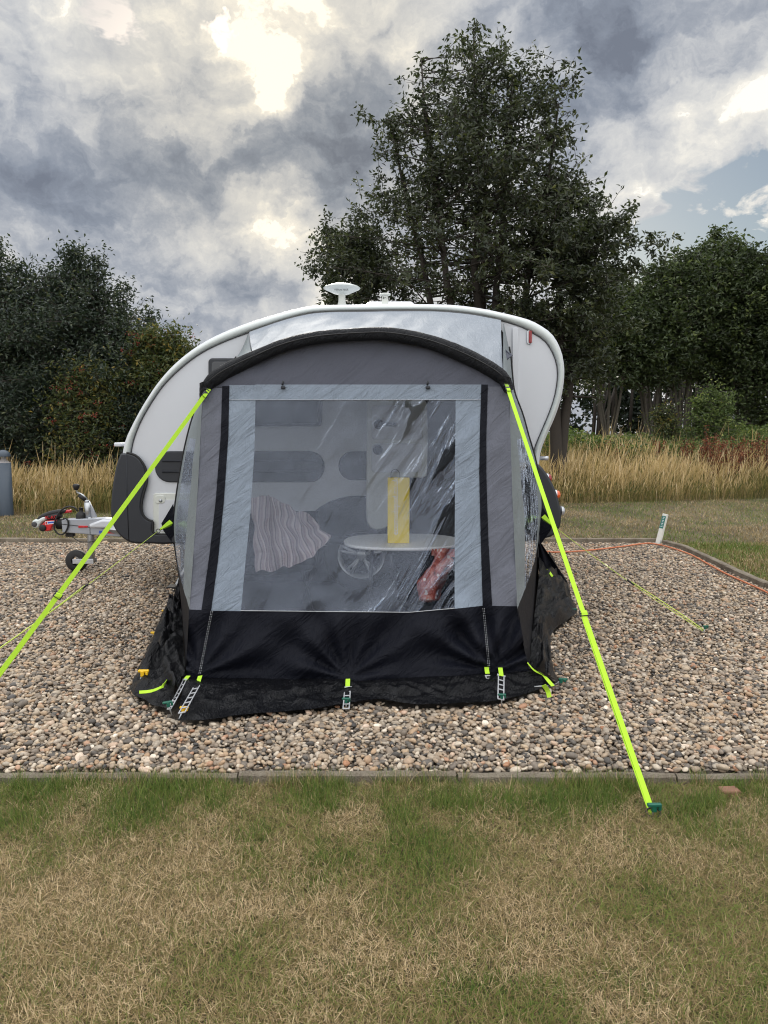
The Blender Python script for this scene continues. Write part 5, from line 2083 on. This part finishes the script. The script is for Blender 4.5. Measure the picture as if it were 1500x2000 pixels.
# second chair, right, with the red patterned bag on it
cc2 = PZ(862, 4.98, 0)
folding_chair('folding_chair', 'folding chair holding the red patterned bag at the right of the awning window', cc2, .5, .30, .62, R(160))


def red_bag_mat():
    m, t, out = new_mat('red patterned bag')
    obj = t.new('ShaderNodeTexCoord').outputs['Object']
    nz = t.noise(obj, 16, 5, .7, 1.0)
    vr = t.new('ShaderNodeTexVoronoi')
    t.set(vr.inputs['Vector'], obj)
    vr.inputs['Scale'].default_value = 24
    c = t.ramp(nz, [(.3, (.10, .02, .015)), (.45, (.42, .07, .05)), (.55, (.60, .20, .16)), (.66, (.75, .55, .52))])
    c = t.mix(t.math('LESS_THAN', vr.outputs['Distance'], .25), c, (.72, .60, .58))
    principled(t, out, Base_Color=c, Roughness=.5, Normal=t.bump(nz, .6, .02))
    return m


M['redbag'] = red_bag_mat()
rb = thing('carrier_bag', 'crumpled red and pink patterned carrier bag at the lower right of the window', 'bag', tuple(P(850, 1170, 4.7)))
mb = MB()


def rbag(u, v):
    a = 2 * PI * u
    x = 852 + (30 - 8 * v) * math.cos(a) + (22 - 40 * v) + 6 * math.sin(v * 7)
    y0 = 1072 + 104 * v
    p = P(x, y0, 4.72 + .10 * math.sin(a))
    k = mnoise.noise(Vector((math.cos(a) * 2, math.sin(a) * 2, v * 4))) * .022
    if v > .97:
        p = p.lerp(P(832, 1176, 4.72), .6)
    return p + Vector((k * math.cos(a), k * math.sin(a), k * .5))


mb.grid(rbag, 40, 26)
mb.build('bag_body', M['redbag'], rb)

# ================================================================== straps, guys, pegs
def ribbon(pts, width, across, thick=.0015, sag=0.0):
    """flat webbing through pts; across = width direction"""
    mb = MB()
    vs, fs = [], []
    ac = Vector(across).normalized()
    for i, p in enumerate(pts):
        t = (pts[min(i + 1, len(pts) - 1)] - pts[max(i - 1, 0)]).normalized()
        s = (ac - t * ac.dot(t)).normalized()
        nn = t.cross(s)
        for a_, b_ in ((-1, -1), (1, -1), (1, 1), (-1, 1)):
            vs.append(p + s * (a_ * width / 2) + nn * (b_ * thick / 2))
    for i in range(len(pts) - 1):
        for k in range(4):
            k2 = (k + 1) % 4
            fs.append((i * 4 + k, i * 4 + k2, (i + 1) * 4 + k2, (i + 1) * 4 + k))
    mb.add(vs, fs)
    mb.f += [(0, 3, 2, 1), tuple(len(vs) - 4 + k for k in range(4))]
    mb.s += [False, False]
    return mb


def peg(label, pos, mat, direction=(0, .3, -1), size=1.0, group='tent pegs', shaft_up=.03, headrot=0.0):
    """rock peg: steel shaft with a moulded T head"""
    pos = Vector(pos)
    d = Vector(direction).normalized()
    root = thing('tent_peg', label, 'tent peg', tuple(pos), group)
    mb = MB()
    mb.tube([pos - d * shaft_up * size, pos + d * .05], .0035, 8)
    mb.build('shaft', M['metal'], root)
    mb = MB()
    h = pos - d * shaft_up * size
    rot = Matrix.Rotation(headrot, 3, 'Z')
    mb.box(h, (.016 * size, .016 * size, .026 * size), rot, .003)
    mb.box(h - d * .012 * size, (.046 * size, .014 * size, .011 * size), rot, .003)
    mb.box(h + rot @ Vector((.018 * size, 0, .001)), (.010 * size, .014 * size, .016 * size), rot, .002)
    mb.build('head', mat, root)
    return root


top_l, top_r = P(401, 770, YF_TOP - .06), P(992, 760, YF_TOP - .07)
gr = G(1275, 1588, -.02)
gl = G(-150, 1513, 0.01)
for lb, a, b, bpx in (('lime green webbing storm strap running from the right awning corner to the front grass', top_r, gr, .0),
                      ('lime green webbing storm strap running from the left awning corner out of the left side', top_l, gl, .0)):
    root = thing('storm_strap', lb, 'strap', tuple(b), 'lime storm straps')
    pts = [a.lerp(b, k / 24) + Vector((0, 0, -.012 * math.sin(PI * k / 24))) for k in range(25)]
    ribbon(pts, .022, (1, .15 if a.x > 0 else .9, 0), .002).build('webbing', M['lime'], root)
    # second thickness of webbing below the slider
    d = (b - a)
    u = .62 if a.x > 0 else .60
    side = Vector((-.004, -.003, -.004))
    k0 = a.lerp(b, u)
    pts2 = [a.lerp(b, u + (1 - u) * k / 12) + side + Vector((0, 0, -.012 * math.sin(PI * (u + (1 - u) * k / 12)) - .006 * math.sin(PI * k / 12))) for k in range(13)]
    ribbon(pts2, .022, (1, .15 if a.x > 0 else .9, 0), .002).build('doubled_end', M['lime'], root)
    # slider
    mb = MB()
    t = d.normalized()
    ac = Vector((1, .15 if a.x > 0 else .9, 0)).normalized()
    s = (ac - t * ac.dot(t)).normalized()
    nn = t.cross(s)
    rot = Matrix((s, t, nn)).transposed()
    c_ = a.lerp(b, u) + Vector((0, 0, -.012 * math.sin(PI * u)))
    for off in (-.012, .0, .012):
        mb.box(c_ + t * off + nn * .002, (.040, .004, .007), rot, .001)
    mb.box(c_ + s * .018, (.004, .028, .006), rot, .001)
    mb.box(c_ - s * .018, (.004, .028, .006), rot, .001)
    mb.build('slider', M['plastic_dark'], root)
    ribbon([c_ - t * .012 + nn * .006, c_ + nn * .009, c_ + t * .012 + nn * .006], .028, ac, .002).build('loop', M['lime'], root)
    # top buckle
    mb = MB()
    c_ = a - t * .0
    mb.box(c_ + nn * .002, (.030, .036, .008), rot, .003)
    mb.box(c_ - t * .03, (.036, .010, .008), rot, .002)
    mb.build('buckle', M['plastic_dark'], root)
    ribbon([c_ - t * .045, c_ + t * .02 + nn * .007], .020, ac, .003).build('buckle_tab', M['lime'], root)
# ring and peg at the right strap foot
peg('large green headed peg holding the right storm strap in the front grass', gr + Vector((0.0, -.006, .012)), M['green'], (0, .25, -1), 1.15, shaft_up=.012)
root = thing('strap_ring', 'black ring round the green peg at the foot of the right storm strap', 'ring', tuple(gr))
mb = MB()
mb.tube([gr + Vector((.026 * math.cos(a), -.004 + .014 * math.sin(a), .004 + .012 * math.sin(a))) for a in np.linspace(0, 2 * PI, 25)], .0035, 6)
mb.build('hoop', M['black'], root)
peg('peg holding the left storm strap beyond the left edge', gl + Vector((0, 0, .02)), M['green'], (0.3, .1, -1), 1.1)


# thin side guys
def guy(label, a, m, b, dbl):
    root = thing('guy_line', label, 'guy line', tuple(b), 'thin side guy lines')
    mb = MB()
    pts = [a.lerp(b, k / 20) + Vector((0, 0, -.02 * math.sin(PI * k / 20))) for k in range(21)]
    mb.tube(pts, .0021, 6)
    u = dbl
    mb.tube([a.lerp(b, u + (1 - u) * k / 8) + Vector((.014 * math.sin(PI * k / 8), 0, .012 - .02 * math.sin(PI * (u + (1 - u) * k / 8)))) for k in range(9)], .003, 6)
    mb.build('cord', M['limecord'], root)
    mb = MB()
    c_ = a.lerp(b, u) + Vector((0, 0, -.02 * math.sin(PI * u) + .004))
    t = (b - a).normalized()
    mb.tube([c_ - t * .035, c_ + t * .03], .008, 6)
    mb.build('tensioner', M['black'], root)
    mb = MB()
    mb.tube([m[0], m[1]], [.010, .028], 4, smooth=False)
    mb.build('end_tab', M['lime'], root)
    mb = MB()
    mb.tube([a + Vector((.016 * math.cos(q), 0, .016 * math.sin(q))) for q in np.linspace(0, 2 * PI, 17)], .003, 6)
    mb.build('ring', M['black'], root)


aL = P(309, 1037, 6.1)
bL = G(-150, 1371, .01)
guy('thin pale lime guy line crossing behind the storm strap on the left', aL, (P(313, 1034, 6.1), P(333, 1021, 6.2)), bL, .42)
aR = P(1086, 1031, 6.1)
bR = G(1375, 1234, .015)
guy('thin lime guy line ending at a small green peg on the right gravel', aR, (P(1081, 1027, 6.1), P(1062, 1010, 6.2)), bR, .55)
peg('small green peg ending the thin guy line on the right gravel', bR + Vector((0, 0, .005)), M['green'], (-.2, .1, -1), .9)
peg('peg ending the thin guy line beyond the left edge', bL + Vector((0, 0, .005)), M['green'], (.2, .1, -1), .9)


def ladder(label, p0, p1, w_=.030, rungs=6, bend=0.0, tab=None, tabdir=None):
    root = thing('peg_ladder', label, 'peg strap', tuple(p1), 'grey peg ladders along the awning foot')
    ax = (p1 - p0).normalized()
    s = ax.cross(Vector((0, -1, .5))).normalized()
    mb = MB()
    pts = [p0.lerp(p1, k / 10) + Vector((0, -bend * math.sin(PI * k / 10), -abs(bend) * .3 * math.sin(PI * k / 10))) for k in range(11)]
    for q in (-1, 1):
        mb.tube([p + s * (q * w_ / 2) for p in pts], .0034, 6)
    for k in range(rungs + 1):
        c_ = at_curve(pts, k / rungs)
        mb.tube([c_ - s * w_ / 2, c_ + s * w_ / 2], .0036, 6)
    mb.tube([p0 - s * (w_ * .75) - ax * .002, p0 + s * (w_ * .75) - ax * .002], .006, 6)
    mb.build('rungs', M['ladder'], root)
    if tab:
        mb = ribbon([tab, tab.lerp(p0, .5) + Vector((0, -.004, 0)), p0 + Vector((0, -.005, 0))], .024, s, .002)
        mb.build('webbing_tab', M['lime'], root)
    return root


ladder('grey peg ladder at the front left corner, tied down by a yellow peg', FP(386, 1337, -.08), G(355, 1392, .10), tab=FP(391, 1320, -.02), rungs=6)
ladder('grey peg ladder in the middle of the awning front', FP(679, 1343, -.06), G(676, 1384, .045), tab=FP(679.5, 1326, -.02), rungs=5)
ladder('grey peg ladder with a looped top at the front right corner', FP(979, 1320, -.05), G(978, 1366, .06), tab=FP(977, 1304, -.02), rungs=5)
ladder('bent grey peg ladder inside the left mud flap', FP(361, 1328, -.06), G(330, 1385, .06), w_=.016, rungs=8, bend=.03, tab=FP(368, 1320, -.02))
ladder('small grey peg ladder on the far right mud flap', P(1081, 1174, 5.78), G(1118, 1195, .03), w_=.028, rungs=7, tab=P(1077, 1171, 5.8))
mb = MB()
pl_ = P(961, 1302, 4.16)
root = thing('peg_hook', 'lime tab with an empty grey hook left of the front right peg ladder', 'peg strap', tuple(P(952, 1318, 4.15)))
ribbon([FP(950, 1303, -.02), FP(952, 1316, -.04)], .024, (1, 0, 0), .003).build('webbing_tab', M['lime'], root)
mb = MB()
a = FP(952, 1317, -.045)
mb.box(a + Vector((0, -.004, -.006)), (.030, .006, .007), bev=.002)
mb.tube([a + Vector((-.010, -.004, -.008)), a + Vector((-.004, -.006, -.022)), a + Vector((.010, -.006, -.02))], .004, 6)
mb.build('hook', M['ladder'], root)

peg('yellow peg through the front left peg ladder', G(357, 1388, .07), M['yellow'], (-.4, -.6, -1), .95, shaft_up=.005)
peg('green peg through the middle peg ladder', G(676, 1370, .075), M['green'], (0, .2, -1), .9, shaft_up=.005)
peg('green peg through the front right peg ladder', G(980, 1362, .08), M['green'], (0, .2, -1), .9, shaft_up=.005)
peg('green peg half hidden in the left mud flap', G(329, 1378, .08), M['green'], (.3, .1, -1), 1.0, shaft_up=.005, headrot=.5)
peg('yellow peg with long bare shaft at the left front tip of the mud flap', G(266, 1352, .01), M['yellow'], (-.35, -.1, -1), 1.25, shaft_up=.085)
peg('yellow peg on the left mud flap edge, the middle of three', G(303, 1249, .03), M['yellow'], (0, .1, -1), 1.15, shaft_up=.03)
peg('yellow peg on the left mud flap edge, farthest back of three', G(323, 1204, .03), M['yellow'], (0, .1, -1), 1.1, shaft_up=.03)
peg('yellow peg on the right mud flap', G(1074, 1229, .03), M['yellow'], (0, .1, -1), 1.0, shaft_up=.03)
peg('green peg at the outer right corner of the mud flap, with the lime tail', G(1084, 1336, .02), M['green'], (-.9, -.1, -.5), 1.1, shaft_up=.035)
peg('green peg on the far right tip of the mud flap', G(1119, 1195, .025), M['green'], (-.3, .1, -1), 1.0, shaft_up=.01)
peg('steel peg lying by the lime tail strap', G(1062, 1340, .06), M['metal'], (-1, 0, -.05), .3, shaft_up=.05)


def tail(label, ptsw, wdt, across=(1, 0, .4)):
    root = ribbon(spline(ptsw, 20), wdt, across, .002).build('strap_tail', M['lime'])
    return tag(root, label, 'strap', 'loose lime strap tails')


tail('lime strap from the left front corner to the yellow corner peg', [P(330, 1316, 4.1), G(318, 1340, .12), G(295, 1350, .08), G(272, 1352, .08)], .020, (0, 1, .5))
tail('lime strap stretched from the right corner to the green peg', [P(1030, 1294, 3.93), P(1042, 1308, 3.92), P(1060, 1318, 3.95), G(1080, 1340, .05)], .020, (0, 1, .3))
tail('short lime strap end hanging off the right mud flap', [G(1062, 1338, .09), G(1070, 1350, .05), G(1073, 1362, .02)], .024, (1, 0, 0))
tail('lime strap on the farthest right part of the mud flap', [P(1069, 1112, 6.2), P(1080, 1128, 6.1), G(1088, 1150, .08), G(1102, 1158, .05)], .024, (1, .5, 0))

# ================================================================== bollard light, marker post, cable, loose things
bl_base = PZ(13, 12.9, -.04)
k_ = F / 12.9
bw = .114
bl = thing('bollard_light', 'slate grey bollard light with a domed cap in the dry grass at the left edge', 'bollard light', tuple(bl_base))
z1 = P(0, 904, 12.9).z
mb = MB()
mb.lathe([(bw, 0), (bw, z1 - bl_base.z), (0, z1 - bl_base.z)], bl_base, 32)
mb.build('post', M['slate'], bl)
ct = bl_base + Vector((0, 0, z1 - bl_base.z))
hz_ = .110
mb = MB()
mb.lathe([(bw * 1.0, .001), (bw * .72, .02), (bw * .45, .05), (bw * .27, .085), (bw * .2, hz_)], ct, 28)
mb.build('reflector', M['white'], bl)
mg, tg, og = new_mat('lamp glass')
gt = tg.new('ShaderNodeBsdfTransparent')
gt.inputs[0].default_value = (.75, .72, .70, 1)
gg = tg.new('ShaderNodeBsdfGlossy')
gg.inputs['Roughness'].default_value = .1
gm = tg.new('ShaderNodeMixShader')
gm.inputs[0].default_value = .12
tg.l.new(gt.outputs[0], gm.inputs[1])
tg.l.new(gg.outputs[0], gm.inputs[2])
tg.l.new(gm.outputs[0], og.inputs[0])
mb = MB()
mb.lathe([(bw * .99, 0.002), (bw * .99, hz_)], ct, 28)
mb.build('glass', mg, bl)
mb = MB()
mb.lathe([(0, hz_), (bw * 1.02, hz_)] + [(bw * 1.02 * math.cos(a), hz_ + bw * 1.02 * math.sin(a)) for a in np.linspace(.02, PI / 2, 10)], ct, 28)
mb.build('cap', M['slate'], bl)

# tilted white marker post at the back right corner of the pitch
mp0 = G(1285, 1064, -.02)
mp1 = P(1300, 1004, mp0.y + .02)
post = thing('marker_post', 'white square marker post with a green label, leaning right at the kerb corner', 'marker post', tuple(mp0))
ax = (mp1 - mp0).normalized()
sx = (Vector((.93, -.36, 0)) - ax * Vector((.93, -.36, 0)).dot(ax)).normalized()
sy = ax.cross(sx)
L_ = (mp1 - mp0).length
rot = Matrix((sx, sy, ax)).transposed()
rot = rot @ Matrix.Rotation(R(-22), 3, 'Z')
mb = MB()
mb.box((mp0 + mp1) / 2, (.056, .056, L_), rot, .003)
mb.build('post_body', M['postwhite'], post)
fx = rot @ Vector((1, 0, 0))
fy = rot @ Vector((0, 1, 0))
# label on the face turned to the left
face = -fx if (-fx).y < fx.y else fx
nface = (-fy) if (-fy).x < fy.x else fy
cands = [fx, -fx, fy, -fy]
nl = min((c for c in cands if c.y < 0), key=lambda c: c.x)
tng = ax.cross(nl)
c_ = mp1 - ax * (L_ * .27)
mb = MB()
hw, hh = .025, L_ * .20
o_ = nl * .0295
mb.prism([c_ + o_ + tng * hw + ax * hh, c_ + o_ - tng * hw + ax * hh, c_ + o_ - tng * hw - ax * hh, c_ + o_ + tng * hw - ax * hh], nl * .001)
lbp = mb.build('label_plate', M['teal'], post)
mb = MB()
for k in range(7):
    q_ = c_ + o_ + nl * .0018 + ax * (hh * (.75 - 1.5 * k / 6))
    wv_ = .010 if k % 2 else .013
    mb.prism([q_ + tng * wv_ + ax * .007, q_ - tng * wv_ + ax * .007, q_ - tng * wv_ - ax * .0, q_ + tng * wv_ - ax * .0], nl * .0008)
tag(mb.build('lettering', M['sticker_white'], lbp), kind='stuff')

cab = [(1050, 1072), (1073, 1078), (1100, 1078), (1135, 1076), (1167, 1073), (1217, 1067), (1245, 1063), (1267, 1061), (1293, 1065), (1333, 1077), (1355, 1086), (1377, 1098), (1417, 1120), (1450, 1135), (1500, 1158), (1560, 1195)]
mb = MB()
mb.tube(spline([G(x, y, .022) for x, y in cab], 120), .0085, 8)
tag(mb.build('power_cable', M['orange']), 'orange mains cable lying along the kerb on the right', 'cable')

# half brick and loose stone by the front kerb
bp = G(1424, 1547, -.022)
mb = MB()
mb.box(bp, (.075, .05, .03), Matrix.Rotation(.05, 3, 'Z'), .004)
tag(mb.build('brick', solid('red brick', (.22, .115, .075), .95, var=.35, scale=40, bump=.5), origin=tuple(bp)), 'piece of reddish brick against the front kerb on the right', 'brick')
